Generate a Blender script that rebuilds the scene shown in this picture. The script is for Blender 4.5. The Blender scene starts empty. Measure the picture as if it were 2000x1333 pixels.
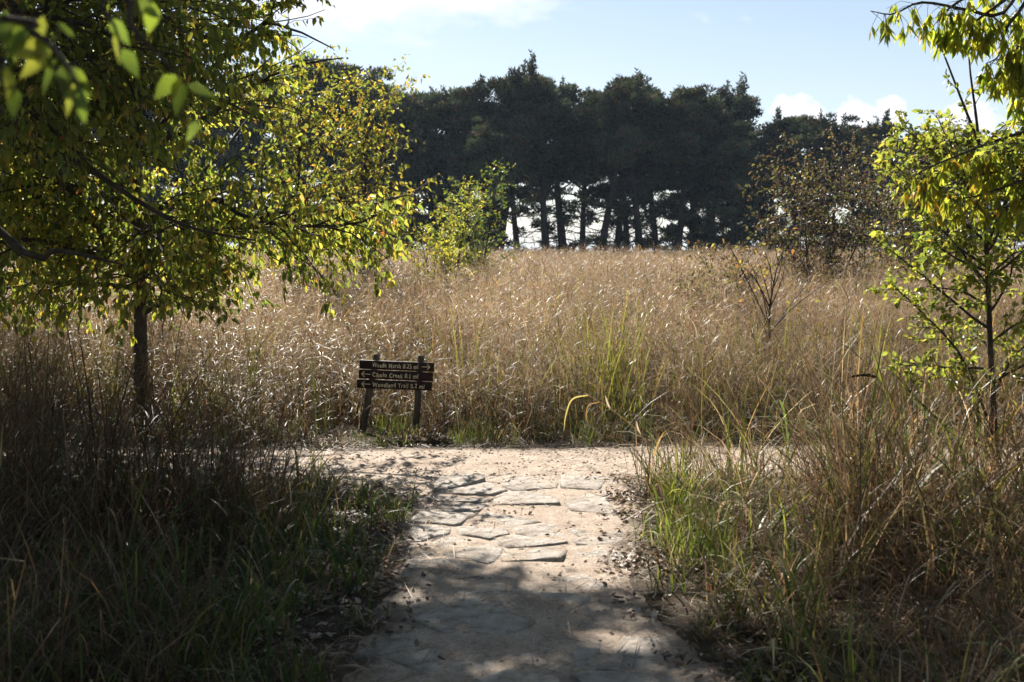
import bpy, math
import numpy as np

# ------------------------------------------------------------------ camera, sky, sun, exposure
scene = bpy.context.scene
col = scene.collection
F = 2222.0                     # focal length in photo pixels (40 mm on a 36 mm sensor, photo 2000 px wide)
CAMZ = 1.7
PITCH = math.atan((666.5 - 490.0) / F)     # horizon sits on photo row 490

cam_data = bpy.data.cameras.new('camera')
cam_data.sensor_width = 36.0
cam_data.lens = 40.0
cam_data.clip_start = 0.05
cam_data.clip_end = 9000.0
cam_data.dof.use_dof = True
cam_data.dof.focus_distance = 10.3
cam_data.dof.aperture_fstop = 4.0
cam = bpy.data.objects.new('camera', cam_data)
col.objects.link(cam)
cam.location = (0, 0, CAMZ)
cam.rotation_euler = (math.pi / 2 - PITCH, 0, 0)
scene.camera = cam

SUN_EL = math.radians(40.0)
SUN_AZ = math.radians(-20.0)   # left of straight ahead (+Y), positive = towards +X

world = bpy.data.worlds.new('World')
scene.world = world
world.use_nodes = True


def build_world():
    nt = world.node_tree
    N, L = nt.nodes, nt.links
    N.clear()
    out = N.new('ShaderNodeOutputWorld')
    bg = N.new('ShaderNodeBackground')
    bg.inputs['Strength'].default_value = 0.05
    sky = N.new('ShaderNodeTexSky')
    sky.sky_type = 'NISHITA'
    sky.sun_disc = False
    sky.sun_elevation = SUN_EL
    sky.sun_rotation = SUN_AZ
    sky.air_density = 1.0
    sky.dust_density = 0.45
    sky.ozone_density = 1.6
    tc = N.new('ShaderNodeTexCoord')
    sep = N.new('ShaderNodeSeparateXYZ')
    L.new(tc.outputs['Generated'], sep.inputs[0])

    def m(op, a, b=None, c=None, clamp=False):
        n = N.new('ShaderNodeMath')
        n.operation = op
        n.use_clamp = clamp
        for i, v in enumerate((a, b, c)):
            if v is None:
                continue
            if isinstance(v, (int, float)):
                n.inputs[i].default_value = v
            else:
                L.new(v, n.inputs[i])
        return n.outputs[0]

    az = m('MULTIPLY', m('ARCTAN2', sep.outputs['X'], sep.outputs['Y']), 57.2958)      # degrees right of +Y
    el = m('MULTIPLY', m('ARCSINE', sep.outputs['Z']), 57.2958)
    comb = N.new('ShaderNodeCombineXYZ')
    L.new(az, comb.inputs[0])
    L.new(el, comb.inputs[1])

    def noise(scale, detail, rough, sx=1, sy=1):
        mp = N.new('ShaderNodeMapping')
        mp.inputs['Scale'].default_value = (sx, sy, 1)
        L.new(comb.outputs[0], mp.inputs['Vector'])
        n = N.new('ShaderNodeTexNoise')
        n.inputs['Scale'].default_value = scale
        n.inputs['Detail'].default_value = detail
        n.inputs['Roughness'].default_value = rough
        L.new(mp.outputs[0], n.inputs['Vector'])
        return n.outputs['Fac']

    billow = noise(0.9, 4, 0.6)
    fine = noise(0.28, 4, 0.62, 0.5, 1.0)
    # low cumulus heaps: (azimuth, elevation, radius) in degrees of sky
    heaps = [(13.9, 6.2, 1.5), (16.6, 6.4, 1.2), (18.1, 6.2, 1.1), (21.5, 5.8, 1.6), (-34.0, 6.6, 2.6)]
    mask = None
    for a0, e0, r in heaps:
        dx = m('DIVIDE', m('SUBTRACT', az, a0), r)
        dy = m('DIVIDE', m('SUBTRACT', el, e0), r * 0.95)
        d = m('SQRT', m('ADD', m('MULTIPLY', dx, dx), m('MULTIPLY', dy, dy)))
        v = m('SUBTRACT', 1.0, d)
        mask = v if mask is None else m('MAXIMUM', mask, v)
    mask = m('ADD', mask, m('MULTIPLY', m('SUBTRACT', billow, 0.5), 1.5))
    mask = m('MULTIPLY', m('SMOOTH_MIN', m('MULTIPLY', mask, 3.0), 1.0, 0.1), 1.0, clamp=True)
    # thin high cloud drifting through the whole sky, thicker towards the sun
    sx = m('DIVIDE', m('SUBTRACT', az, -6.0), 15.0)
    sy = m('DIVIDE', m('SUBTRACT', el, 16.0), 7.0)
    near = m('SUBTRACT', 1.0, m('SQRT', m('ADD', m('MULTIPLY', sx, sx), m('MULTIPLY', sy, sy))), clamp=True)
    thin = m('MULTIPLY', m('ADD', m('SUBTRACT', fine, 0.6), m('MULTIPLY', near, 0.95)), 4.0, clamp=True)
    thin = m('MULTIPLY', thin, 0.9)
    cover = m('MAXIMUM', m('MAXIMUM', mask, thin), m('SUBTRACT', 0.42, m('MULTIPLY', m('ABSOLUTE', el), 0.022), clamp=True))
    mix = N.new('ShaderNodeMix')
    mix.data_type = 'RGBA'
    L.new(cover, mix.inputs['Factor'])
    L.new(sky.outputs['Color'], mix.inputs['A'])
    mix.inputs['B'].default_value = (9.4, 9.6, 10.2, 1)
    L.new(mix.outputs['Result'], bg.inputs['Color'])
    L.new(bg.outputs[0], out.inputs[0])


build_world()
world.cycles.sampling_method = 'MANUAL'
world.cycles.sample_map_resolution = 512

sun_data = bpy.data.lights.new('sun', 'SUN')
sun_data.energy = 5.0
sun_data.angle = math.radians(0.55)
sun_data.color = (1.0, 0.93, 0.82)
sun = bpy.data.objects.new('sun', sun_data)
col.objects.link(sun)
sun.location = (-20, 40, 40)
# lamp points along its -Z; the sun stands ahead-left of the camera
sun.rotation_euler = (SUN_EL - math.pi / 2, 0, -SUN_AZ)

vs = scene.view_settings
vs.view_transform = 'Standard'
vs.look = 'None'
vs.gamma = 1.0
vs.use_curve_mapping = False
vs.exposure = 1.25

cy = scene.cycles
cy.max_bounces = 5
cy.diffuse_bounces = 2
cy.glossy_bounces = 2
cy.transmission_bounces = 3
cy.transparent_max_bounces = 4
cy.sample_clamp_indirect = 4.0
cy.use_denoising = True
cy.adaptive_threshold = 0.02
cy.caustics_reflective = False
cy.caustics_refractive = False


# ------------------------------------------------------------------ helpers
def at(x, y, d):
    """World point on the ray of photo pixel (x, y) that lies d metres ahead (world Y = d)."""
    u, v = (x - 1000.0) / F, (666.5 - y) / F
    c, s = math.cos(PITCH), math.sin(PITCH)
    dy = c + v * s
    dz = -s + v * c
    k = d / dy
    return np.array([u * k, d, CAMZ + dz * k])


def ground_d(y):
    """Distance at which photo row y meets the level ground."""
    v = (666.5 - y) / F
    c, s = math.cos(PITCH), math.sin(PITCH)
    return CAMZ * (c + v * s) / -(-s + v * c)


def R(seed):
    return np.random.default_rng(seed)


def norm(v):
    return v / np.maximum(np.linalg.norm(v, axis=-1, keepdims=True), 1e-9)


def vnoise(x, y, seed=0):
    """Smooth value noise, 0..1."""
    xi, yi = np.floor(x).astype(np.int64), np.floor(y).astype(np.int64)
    xf, yf = x - xi, y - yi
    xf, yf = xf * xf * (3 - 2 * xf), yf * yf * (3 - 2 * yf)

    def h(a, b):
        n = (a * 374761393 + b * 668265263 + seed * 974711) & 0x7fffffff
        n = ((n ^ (n >> 13)) * 1274126177) & 0x7fffffff
        return ((n ^ (n >> 16)) & 0xffff) / 65535.0
    return (h(xi, yi) * (1 - xf) + h(xi + 1, yi) * xf) * (1 - yf) + (h(xi, yi + 1) * (1 - xf) + h(xi + 1, yi + 1) * xf) * yf


def fbm(x, y, seed=0, octs=4):
    s, a, t = 0, 1.0, 0
    for o in range(octs):
        s = s + a * vnoise(x * 2 ** o, y * 2 ** o, seed + o * 17)
        t += a
        a *= 0.5
    return s / t


class MB:
    """Collects triangles and quads with a colour for each vertex."""

    def __init__(self):
        self.v, self.c, self.t, self.q, self.n = [], [], [], [], 0

    def add(self, verts, tris=None, quads=None, cols=None):
        verts = np.asarray(verts, float).reshape(-1, 3)
        if tris is not None and len(tris):
            self.t.append(np.asarray(tris, np.int64).reshape(-1, 3) + self.n)
        if quads is not None and len(quads):
            self.q.append(np.asarray(quads, np.int64).reshape(-1, 4) + self.n)
        if cols is None:
            cols = np.full((len(verts), 3), 0.5)
        cols = np.asarray(cols, float)
        if cols.ndim == 1:
            cols = np.tile(cols, (len(verts), 1))
        self.v.append(verts)
        self.c.append(cols)
        self.n += len(verts)

    def mesh(self, name, mat, smooth=False):
        me = bpy.data.meshes.new(name)
        V = np.concatenate(self.v) if self.v else np.zeros((0, 3))
        C = np.concatenate(self.c) if self.c else np.zeros((0, 3))
        T = np.concatenate(self.t) if self.t else np.zeros((0, 3), np.int64)
        Q = np.concatenate(self.q) if self.q else np.zeros((0, 4), np.int64)
        me.vertices.add(len(V))
        me.vertices.foreach_set('co', V.astype(np.float32).ravel())
        nl = len(T) * 3 + len(Q) * 4
        me.loops.add(nl)
        me.loops.foreach_set('vertex_index', np.concatenate([T.ravel(), Q.ravel()]).astype(np.int32))
        me.polygons.add(len(T) + len(Q))
        ls = np.concatenate([np.arange(len(T)) * 3, len(T) * 3 + np.arange(len(Q)) * 4]).astype(np.int32)
        me.polygons.foreach_set('loop_start', ls)
        if smooth:
            me.polygons.foreach_set('use_smooth', np.ones(len(ls), bool))
        a = me.attributes.new('Col', 'FLOAT_COLOR', 'POINT')
        a.data.foreach_set('color', np.concatenate([C, np.ones((len(C), 1))], 1).astype(np.float32).ravel())
        me.update(calc_edges=True)
        me.validate()
        if mat:
            me.materials.append(mat)
        return me


def link(name, me, parent=None, loc=None):
    o = bpy.data.objects.new(name, me)
    col.objects.link(o)
    if parent is not None:
        o.parent = parent
    if loc is not None:
        o.location = loc
    return o


def tag(o, label=None, cat=None, group=None, kind=None):
    if label:
        o['label'] = label
    if cat:
        o['category'] = cat
    if group:
        o['group'] = group
    if kind:
        o['kind'] = kind
    return o


def empty(name, loc=(0, 0, 0), rz=0.0):
    o = bpy.data.objects.new(name, None)
    o.empty_display_size = 0.2
    col.objects.link(o)
    o.location = loc
    o.rotation_euler = (0, 0, rz)
    return o


# ------------------------------------------------------------------ materials
def new_mat(name):
    mt = bpy.data.materials.new(name)
    mt.use_nodes = True
    nt = mt.node_tree
    nt.nodes.clear()
    return mt, nt.nodes, nt.links


def leaf_material(name, trans=0.5, rough=0.4, spec=0.5, tint=(1.6, 1.5, 0.7), rnd=0.25):
    """Vertex colour leaf: glossy top, light shining through."""
    mt, N, L = new_mat(name)
    out = N.new('ShaderNodeOutputMaterial')
    at_ = N.new('ShaderNodeAttribute')
    at_.attribute_name = 'Col'
    info = N.new('ShaderNodeObjectInfo')
    hsv = N.new('ShaderNodeHueSaturation')
    mr = N.new('ShaderNodeMapRange')
    mr.inputs['To Min'].default_value = 1 - rnd
    mr.inputs['To Max'].default_value = 1 + rnd
    L.new(info.outputs['Random'], mr.inputs['Value'])
    L.new(mr.outputs[0], hsv.inputs['Value'])
    L.new(at_.outputs['Color'], hsv.inputs['Color'])
    p = N.new('ShaderNodeBsdfPrincipled')
    p.inputs['Roughness'].default_value = rough
    p.inputs['Specular IOR Level'].default_value = spec
    L.new(hsv.outputs[0], p.inputs['Base Color'])
    tr = N.new('ShaderNodeBsdfTranslucent')
    tm = N.new('ShaderNodeMix')
    tm.data_type = 'RGBA'
    tm.blend_type = 'MULTIPLY'
    tm.inputs['Factor'].default_value = 1
    L.new(hsv.outputs[0], tm.inputs['A'])
    tm.inputs['B'].default_value = (*tint, 1)
    L.new(tm.outputs['Result'], tr.inputs['Color'])
    mix = N.new('ShaderNodeMixShader')
    mix.inputs[0].default_value = trans
    L.new(p.outputs[0], mix.inputs[1])
    L.new(tr.outputs[0], mix.inputs[2])
    L.new(mix.outputs[0], out.inputs[0])
    return mt


def rough_material(name, c1, c2, scale=8.0, rough=0.9, bump=0.3, bscale=None, spec=0.2, stretch=(1, 1, 1), c3=None, detail=8, dist=0.01):
    mt, N, L = new_mat(name)
    out = N.new('ShaderNodeOutputMaterial')
    p = N.new('ShaderNodeBsdfPrincipled')
    tc = N.new('ShaderNodeTexCoord')
    mp = N.new('ShaderNodeMapping')
    mp.inputs['Scale'].default_value = stretch
    L.new(tc.outputs['Object'], mp.inputs['Vector'])
    n = N.new('ShaderNodeTexNoise')
    n.inputs['Scale'].default_value = scale
    n.inputs['Detail'].default_value = detail
    n.inputs['Roughness'].default_value = 0.65
    L.new(mp.outputs[0], n.inputs['Vector'])
    cr = N.new('ShaderNodeValToRGB')
    cr.color_ramp.elements[0].position = 0.32
    cr.color_ramp.elements[0].color = (*c1, 1)
    cr.color_ramp.elements[1].position = 0.68
    cr.color_ramp.elements[1].color = (*c2, 1)
    if c3:
        e = cr.color_ramp.elements.new(0.5)
        e.color = (*c3, 1)
    L.new(n.outputs['Fac'], cr.inputs[0])
    L.new(cr.outputs[0], p.inputs['Base Color'])
    n2 = N.new('ShaderNodeTexNoise')
    n2.inputs['Scale'].default_value = bscale or scale * 4
    n2.inputs['Detail'].default_value = 9
    n2.inputs['Roughness'].default_value = 0.7
    L.new(mp.outputs[0], n2.inputs['Vector'])
    b = N.new('ShaderNodeBump')
    b.inputs['Strength'].default_value = bump
    b.inputs['Distance'].default_value = dist
    L.new(n2.outputs['Fac'], b.inputs['Height'])
    L.new(b.outputs[0], p.inputs['Normal'])
    p.inputs['Roughness'].default_value = rough
    p.inputs['Specular IOR Level'].default_value = spec
    L.new(p.outputs[0], out.inputs[0])
    return mt


M = {}
M['leaf'] = leaf_material('leaf', 0.6, 0.36, 0.5, (3.6, 3.3, 2.0))
M['leaf_pale'] = leaf_material('leaf_pale', 0.55, 0.42, 0.45, (2.5, 2.35, 1.6))
M['needle'] = leaf_material('needle', 0.18, 0.7, 0.15, (1.2, 1.2, 0.8), 0.3)
M['grass'] = leaf_material('grass', 0.46, 0.42, 0.38, (1.5, 1.42, 1.15), 0.28)
M['litter'] = leaf_material('litter', 0.12, 0.5, 0.4, (1.2, 1.1, 0.9), 0.35)
M['bark'] = rough_material('bark', (0.035, 0.028, 0.022), (0.11, 0.09, 0.07), 14, 0.9, 0.9, 40, 0.2, (1, 1, 0.25))
M['twig'] = rough_material('twig', (0.03, 0.022, 0.018), (0.08, 0.06, 0.045), 20, 0.75, 0.4, 60, 0.3)
M['far_bark'] = rough_material('far_bark', (0.03, 0.026, 0.025), (0.08, 0.065, 0.055), 3, 0.9, 0.6, 9, 0.1, (1, 1, 0.3))
M['soil'] = rough_material('soil', (0.03, 0.022, 0.016), (0.085, 0.062, 0.042), 3, 0.95, 0.8, 30, 0.15)
M['stone'] = rough_material('stone', (0.30, 0.24, 0.19), (0.64, 0.59, 0.54), 13, 0.9, 1.0, 30, 0.15, c3=(0.51, 0.455, 0.405), dist=0.04)
M['gravel'] = rough_material('gravel', (0.24, 0.16, 0.12), (0.5, 0.42, 0.35), 40, 0.9, 0.3, 100, 0.2)
M['board'] = rough_material('board', (0.016, 0.008, 0.006), (0.045, 0.02, 0.014), 5, 0.65, 0.25, 18, 0.35, (1, 5, 8))
M['post'] = rough_material('post', (0.05, 0.042, 0.034), (0.16, 0.13, 0.1), 10, 0.9, 0.7, 30, 0.2, (3, 3, 0.5))
M['letter'] = rough_material('letter', (0.66, 0.58, 0.38), (0.82, 0.75, 0.55), 30, 0.7, 0.05, 60, 0.2)


def path_material():
    mt, N, L = new_mat('path')
    out = N.new('ShaderNodeOutputMaterial')
    p = N.new('ShaderNodeBsdfPrincipled')
    p.inputs['Roughness'].default_value = 0.95
    p.inputs['Specular IOR Level'].default_value = 0.12
    tc = N.new('ShaderNodeTexCoord')

    def nz(scale, detail=6, rough=0.6):
        n = N.new('ShaderNodeTexNoise')
        n.inputs['Scale'].default_value = scale
        n.inputs['Detail'].default_value = detail
        n.inputs['Roughness'].default_value = rough
        L.new(tc.outputs['Object'], n.inputs['Vector'])
        return n.outputs['Fac']

    cr = N.new('ShaderNodeValToRGB')
    cr.color_ramp.elements[0].position = 0.3
    cr.color_ramp.elements[0].color = (0.38, 0.305, 0.245, 1)
    cr.color_ramp.elements[1].position = 0.7
    cr.color_ramp.elements[1].color = (0.60, 0.535, 0.47, 1)
    L.new(nz(5.0, 10, 0.75), cr.inputs[0])
    vor = N.new('ShaderNodeTexVoronoi')
    vor.inputs['Scale'].default_value = 90
    L.new(tc.outputs['Object'], vor.inputs['Vector'])
    cr2 = N.new('ShaderNodeValToRGB')
    cr2.color_ramp.elements[0].color = (0.55, 0.45, 0.4, 1)
    cr2.color_ramp.elements[1].color = (1.25, 1.2, 1.15, 1)
    L.new(vor.outputs['Color'], cr2.inputs[0])
    mx = N.new('ShaderNodeMix')
    mx.data_type = 'RGBA'
    mx.blend_type = 'MULTIPLY'
    mx.inputs['Factor'].default_value = 0.6
    L.new(cr.outputs[0], mx.inputs['A'])
    L.new(cr2.outputs[0], mx.inputs['B'])
    at_ = N.new('ShaderNodeAttribute')
    at_.attribute_name = 'Col'
    mx2 = N.new('ShaderNodeMix')
    mx2.data_type = 'RGBA'
    L.new(at_.outputs['Fac'], mx2.inputs['Factor'])
    L.new(mx.outputs['Result'], mx2.inputs['A'])
    mx2.inputs['B'].default_value = (0.10, 0.073, 0.05, 1)
    L.new(mx2.outputs['Result'], p.inputs['Base Color'])
    b = N.new('ShaderNodeBump')
    b.inputs['Strength'].default_value = 1.0
    b.inputs['Distance'].default_value = 0.02
    L.new(nz(24, 8, 0.75), b.inputs['Height'])
    b2 = N.new('ShaderNodeBump')
    b2.inputs['Strength'].default_value = 0.5
    b2.inputs['Distance'].default_value = 0.006
    L.new(vor.outputs['Distance'], b2.inputs['Height'])
    L.new(b.outputs[0], b2.inputs['Normal'])
    L.new(b2.outputs[0], p.inputs['Normal'])
    L.new(p.outputs[0], out.inputs[0])
    return mt


M['path'] = path_material()


# ------------------------------------------------------------------ shape builders
def blades(mb, rng, n, base, az, th0, bend, length, width, segs, colb, colt, twist=0.6, power=1.4):
    """n grass blades as curved tapering strips."""
    s = np.linspace(0, 1, segs + 1)[None, :]
    th = th0[:, None] + bend[:, None] * s ** power
    thm = 0.5 * (th[:, 1:] + th[:, :-1])
    ds = (length / segs)[:, None]
    r = np.concatenate([np.zeros((n, 1)), np.cumsum(np.sin(thm) * ds, 1)], 1)
    z = np.concatenate([np.zeros((n, 1)), np.cumsum(np.cos(thm) * ds, 1)], 1)
    P = np.stack([base[:, 0:1] + r * np.cos(az)[:, None], base[:, 1:2] + r * np.sin(az)[:, None],
                  np.maximum(z, 0.004 - 0.02 * (s == 0))], -1)
    if base.shape[1] > 2:
        P[..., 2] += base[:, 2:3]
    tw = az[:, None] + math.pi / 2 + (rng.uniform(-1, 1, n) * twist)[:, None] * (0.4 + s)
    S = np.stack([np.cos(tw), np.sin(tw), 0.25 * np.sin(tw * 3)], -1)
    w = (width[:, None] * (0.65 + 0.5 * s) * (1 - s ** 2.4))[..., None] * 0.5
    V = np.stack([P - S * w, P + S * w], 2)            # n, segs+1, 2, 3
    C = colb[:, None, :] * (1 - s[..., None]) + colt[:, None, :] * s[..., None]
    C = np.repeat(C[:, :, None, :], 2, 2)
    idx = np.arange(n * (segs + 1) * 2).reshape(n, segs + 1, 2)
    q = np.stack([idx[:, :-1, 0], idx[:, :-1, 1], idx[:, 1:, 1], idx[:, 1:, 0]], -1)
    mb.add(V.reshape(-1, 3), quads=q.reshape(-1, 4), cols=C.reshape(-1, 3))
    return P


def pick(rng, n, palette, weights, jit=0.18):
    pal = np.array(palette)
    w = np.array(weights, float)
    c = pal[rng.choice(len(pal), n, p=w / w.sum())]
    return np.clip(c * (1 + rng.uniform(-jit, jit, (n, 1))) * (1 + rng.uniform(-jit * 0.4, jit * 0.4, (n, 3))), 0.003, 0.9)


TAN = (0.25, 0.178, 0.112)
STRAW = (0.43, 0.345, 0.235)
RUST = (0.16, 0.088, 0.052)
BROWN = (0.07, 0.05, 0.032)
YGREEN = (0.20, 0.205, 0.045)
GREEN = (0.075, 0.12, 0.022)
DGREEN = (0.04, 0.07, 0.018)
GOLD = (0.32, 0.2, 0.06)
FLUFF = (0.35, 0.27, 0.21)


def seed_heads(mb, rng, P, per, length, colour, wid=0.0022, spik=0.006):
    """Airy panicles on the top third of stems whose centre lines are P (n, k, 3)."""
    n, k, _ = P.shape
    t = rng.uniform(0.62, 1.0, (n, per)) * (k - 1)
    i = np.minimum(t.astype(int), k - 2)
    f = (t - i)[..., None]
    rows = np.arange(n)[:, None]
    A = (P[rows, i] * (1 - f) + P[rows, i + 1] * f).reshape(-1, 3)
    m = len(A)
    T = norm((P[rows, i + 1] - P[rows, i]).reshape(-1, 3))
    d = norm(T * 0.75 + rng.normal(0, 0.6, (m, 3)))
    ln = length * rng.uniform(0.4, 1.1, m)[:, None]
    B = A + d * ln
    side = norm(np.cross(d, rng.normal(0, 1, (m, 3)))) * wid
    c = pick(rng, m, colour, [1] * len(colour))
    V = np.stack([A - side, A + side, B], 1)
    mb.add(V.reshape(-1, 3), tris=np.arange(m * 3).reshape(-1, 3), cols=np.repeat(c, 3, 0))
    for fr in (0.55, 0.8, 1.0):
        C0 = A + d * ln * fr + rng.normal(0, 0.008, (m, 3))
        e = norm(d + rng.normal(0, 0.6, (m, 3))) * spik * 1.7
        s2 = norm(np.cross(e, rng.normal(0, 1, (m, 3)))) * spik * 0.45
        V = np.stack([C0 - e * 0.5, C0 + s2, C0 + e], 1)
        mb.add(V.reshape(-1, 3), tris=np.arange(m * 3).reshape(-1, 3), cols=np.repeat(c * 1.1, 3, 0))


def disc(rng, n, r):
    a = rng.uniform(0, 2 * math.pi, n)
    q = r * np.sqrt(rng.uniform(0, 1, n))
    return np.stack([q * np.cos(a), q * np.sin(a)], 1)


def leaf_shape(mb, P, D, U, size, wr, cols, fold=0.25, droop=0.25, simple=False):
    """Pointed leaves: P base points, D directions, U rough face normals; 8 triangles each (4 when simple)."""
    n = len(P)
    D = norm(D)
    S = norm(np.cross(D, U))
    Nn = np.cross(S, D)
    L = size[:, None]
    W = (size * wr)[:, None] * 0.5

    def pt(t, w, h):
        return P + D * (t * L) + S * (w * W) + Nn * (h * L) + np.array([0, 0, -1.0]) * (droop * t * t * L * 0.5)
    f = fold * wr * 0.5
    if simple:
        V = np.stack([pt(0, 0, -f * .4), pt(.28, 1, f), pt(.64, .72, f * .8), pt(1, 0, -f * .4), pt(.64, -.72, f * .8), pt(.28, -1, f)], 1)
        o = (np.arange(n) * 6)[:, None]
        mb.add(V.reshape(-1, 3), quads=np.concatenate([o + np.array([[0, 3, 2, 1]]), o + np.array([[0, 5, 4, 3]])]), cols=np.repeat(cols, 6, 0))
        return
    V = np.stack([pt(0, 0, 0), pt(.3, 0, -f * .8), pt(.66, 0, -f * .7), pt(1, 0, 0),
                  pt(.27, 1, f * .5), pt(.62, .74, f * .4), pt(.27, -1, f * .5), pt(.62, -.74, f * .4)], 1)
    o = (np.arange(n) * 8)[:, None]
    t = np.concatenate([o + np.array([[0, 1, 4]]), o + np.array([[2, 3, 5]]), o + np.array([[0, 6, 1]]), o + np.array([[2, 7, 3]])])
    q = np.concatenate([o + np.array([[1, 2, 5, 4]]), o + np.array([[1, 6, 7, 2]])])
    mb.add(V.reshape(-1, 3), tris=t, quads=q, cols=np.repeat(cols, 8, 0))


def tube(mb, pts, rad, sides=6, colour=(0.1, 0.08, 0.06), cap=True):
    pts = np.asarray(pts, float)
    k = len(pts)
    T = np.gradient(pts, axis=0)
    T = norm(T)
    ref = np.array([0.31, 0.87, 0.38]) if abs(T[0, 2]) > 0.8 else np.array([0.05, 0.1, 1.0])
    A = norm(np.cross(T, ref))
    B = np.cross(T, A)
    a = np.arange(sides) * 2 * math.pi / sides
    V = pts[:, None] + (A[:, None] * np.cos(a)[None, :, None] + B[:, None] * np.sin(a)[None, :, None]) * np.asarray(rad)[:, None, None]
    i = np.arange(k * sides).reshape(k, sides)
    j = np.roll(i, -1, 1)
    q = np.stack([i[:-1], j[:-1], j[1:], i[1:]], -1).reshape(-1, 4)
    V = V.reshape(-1, 3)
    t = None
    if cap:
        V = np.concatenate([V, pts[-1:] + T[-1] * rad[-1] * 0.5])
        t = [[i[-1, s], j[-1, s], k * sides] for s in range(sides)]
    mb.add(V, tris=t, quads=q, cols=np.array(colour))


def spline(ctrl, n):
    """Catmull-Rom through control points."""
    c = np.asarray(ctrl, float)
    c = np.concatenate([2 * c[:1] - c[1:2], c, 2 * c[-1:] - c[-2:-1]])
    m = len(c) - 3
    u = np.linspace(0, m - 1e-6, n)
    i = u.astype(int)
    f = (u - i)[:, None]
    p0, p1, p2, p3 = c[i], c[i + 1], c[i + 2], c[i + 3]
    return 0.5 * (2 * p1 + (p2 - p0) * f + (2 * p0 - 5 * p1 + 4 * p2 - p3) * f ** 2 + (3 * p1 - p0 - 3 * p2 + p3) * f ** 3)


class Skeleton:
    """Grows limbs, twigs and leaf points of one woody plant."""

    def __init__(self, seed, levels):
        self.rng = R(seed)
        self.lv = levels
        self.wood = []          # (limb number, points, radii, level)
        self.lp, self.ld = [], []
        self.limb = 0
        self.keep = None

    def curve(self, p, d, L, lv):
        P = self.lv[lv]
        k = P['seg']
        pts = [np.asarray(p, float)]
        d = norm(np.asarray(d, float))
        for i in range(k):
            d = norm(d + self.rng.normal(0, P['wob'], 3) + np.array([0, 0, P['trop']]) * (1 if P['trop'] > 0 else (i + 1) / k * 1.4))
            pts.append(pts[-1] + d * L / k)
        return np.array(pts)

    def add(self, pts, r0, lv, r1=None):
        P = self.lv[lv]
        rad = np.linspace(r0, r0 * P.get('taper', 0.35) if r1 is None else r1, len(pts))
        self.wood.append((self.limb, pts, rad, lv))
        L = np.linalg.norm(np.diff(pts, axis=0), axis=1).sum()
        if lv + 1 < len(self.lv):
            C = self.lv[lv + 1]
            n = max(1, int(round(P['kids'] * L))) if P.get('perm') else P['kids']
            ga = self.rng.uniform(0, 6.28)
            for j in range(n):
                t = P['t0'] + (1 - P['t0']) * ((j + self.rng.uniform(0.1, 0.9)) / n) ** P.get('bias', 1.0)
                x = t * (len(pts) - 1)
                i = min(int(x), len(pts) - 2)
                f = x - i
                p = pts[i] * (1 - f) + pts[i + 1] * f
                T = norm(pts[i + 1] - pts[i])
                ga += 2.4
                side = norm(np.cross(T, [0.2, 0.1, 1.0]))
                up = np.cross(side, T)
                a = C['ang'] * self.rng.uniform(0.7, 1.25)
                d = T * math.cos(a) + (side * math.cos(ga) + up * math.sin(ga) * C.get('flat', 1.0)) * math.sin(a)
                cl = C['len'] * self.rng.uniform(0.55, 1.2) * (1.15 - 0.55 * t)
                if self.keep is not None and not self.keep(p + norm(d) * cl * 0.6):
                    continue
                if lv == 0:
                    self.limb += 1
                cp = self.curve(p, d, cl, lv + 1)
                cr = min((rad[i] * (1 - f) + rad[i + 1] * f) * 0.62, C['r'])
                self.add(cp, cr, lv + 1)
        if P.get('leaves'):
            n = max(1, int(P['leaves'] * L))
            x = np.sort(self.rng.uniform(0.12, 1.0, n)) * (len(pts) - 1)
            x[-1] = len(pts) - 1.001
            i = np.minimum(x.astype(int), len(pts) - 2)
            f = (x - i)[:, None]
            self.lp.append(pts[i] * (1 - f) + pts[i + 1] * f)
            self.ld.append(norm(pts[i + 1] - pts[i]))

    def leaves(self):
        return np.concatenate(self.lp), np.concatenate(self.ld)


SIDES = [8, 6, 4, 3, 3]


def plant(name, sk, base, wood, leafmat, palette, weights, size, wr, droop=0.5, spread=0.7, fold=0.25, thin=1.0, trunkname='trunk', sides=SIDES, updir=0.0, leafkeep=None):
    """Turns a skeleton into one thing: trunk, limbs and crown."""
    root = empty(name, base)
    b = np.asarray(base, float)
    rng = sk.rng
    limbs = {}
    for limb, pts, rad, lv in sk.wood:
        mb = limbs.setdefault(0 if lv == 0 else limb, MB())
        tube(mb, pts - b, rad, sides[lv])
    for k in sorted(limbs):
        link(trunkname if k == 0 else 'branch', limbs[k].mesh(trunkname if k == 0 else 'branch', wood, True), root)
    P, D = sk.leaves()
    if thin < 1:
        s = rng.uniform(0, 1, len(P)) < thin
        P, D = P[s], D[s]
    if leafkeep is not None:
        s = leafkeep(P)
        P, D = P[s], D[s]
    n = len(P)
    out = norm(rng.normal(0, 1, (n, 3)))
    dd = norm(D * 0.5 + out * spread + np.array([0, 0, -1.0]) * droop)
    U = norm(rng.normal(0, 0.75, (n, 3)) + np.array([-0.1, 0.45, 0.8 + updir]))
    c = pick(rng, n, palette, weights, 0.2)
    mb = MB()
    leaf_shape(mb, P - b + out * 0.012, dd, U, size * rng.uniform(0.6, 1.25, n), wr, c, fold, simple=True)
    o = link('crown', mb.mesh('crown', leafmat), root)
    o['kind'] = 'stuff'
    return root, n


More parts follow.
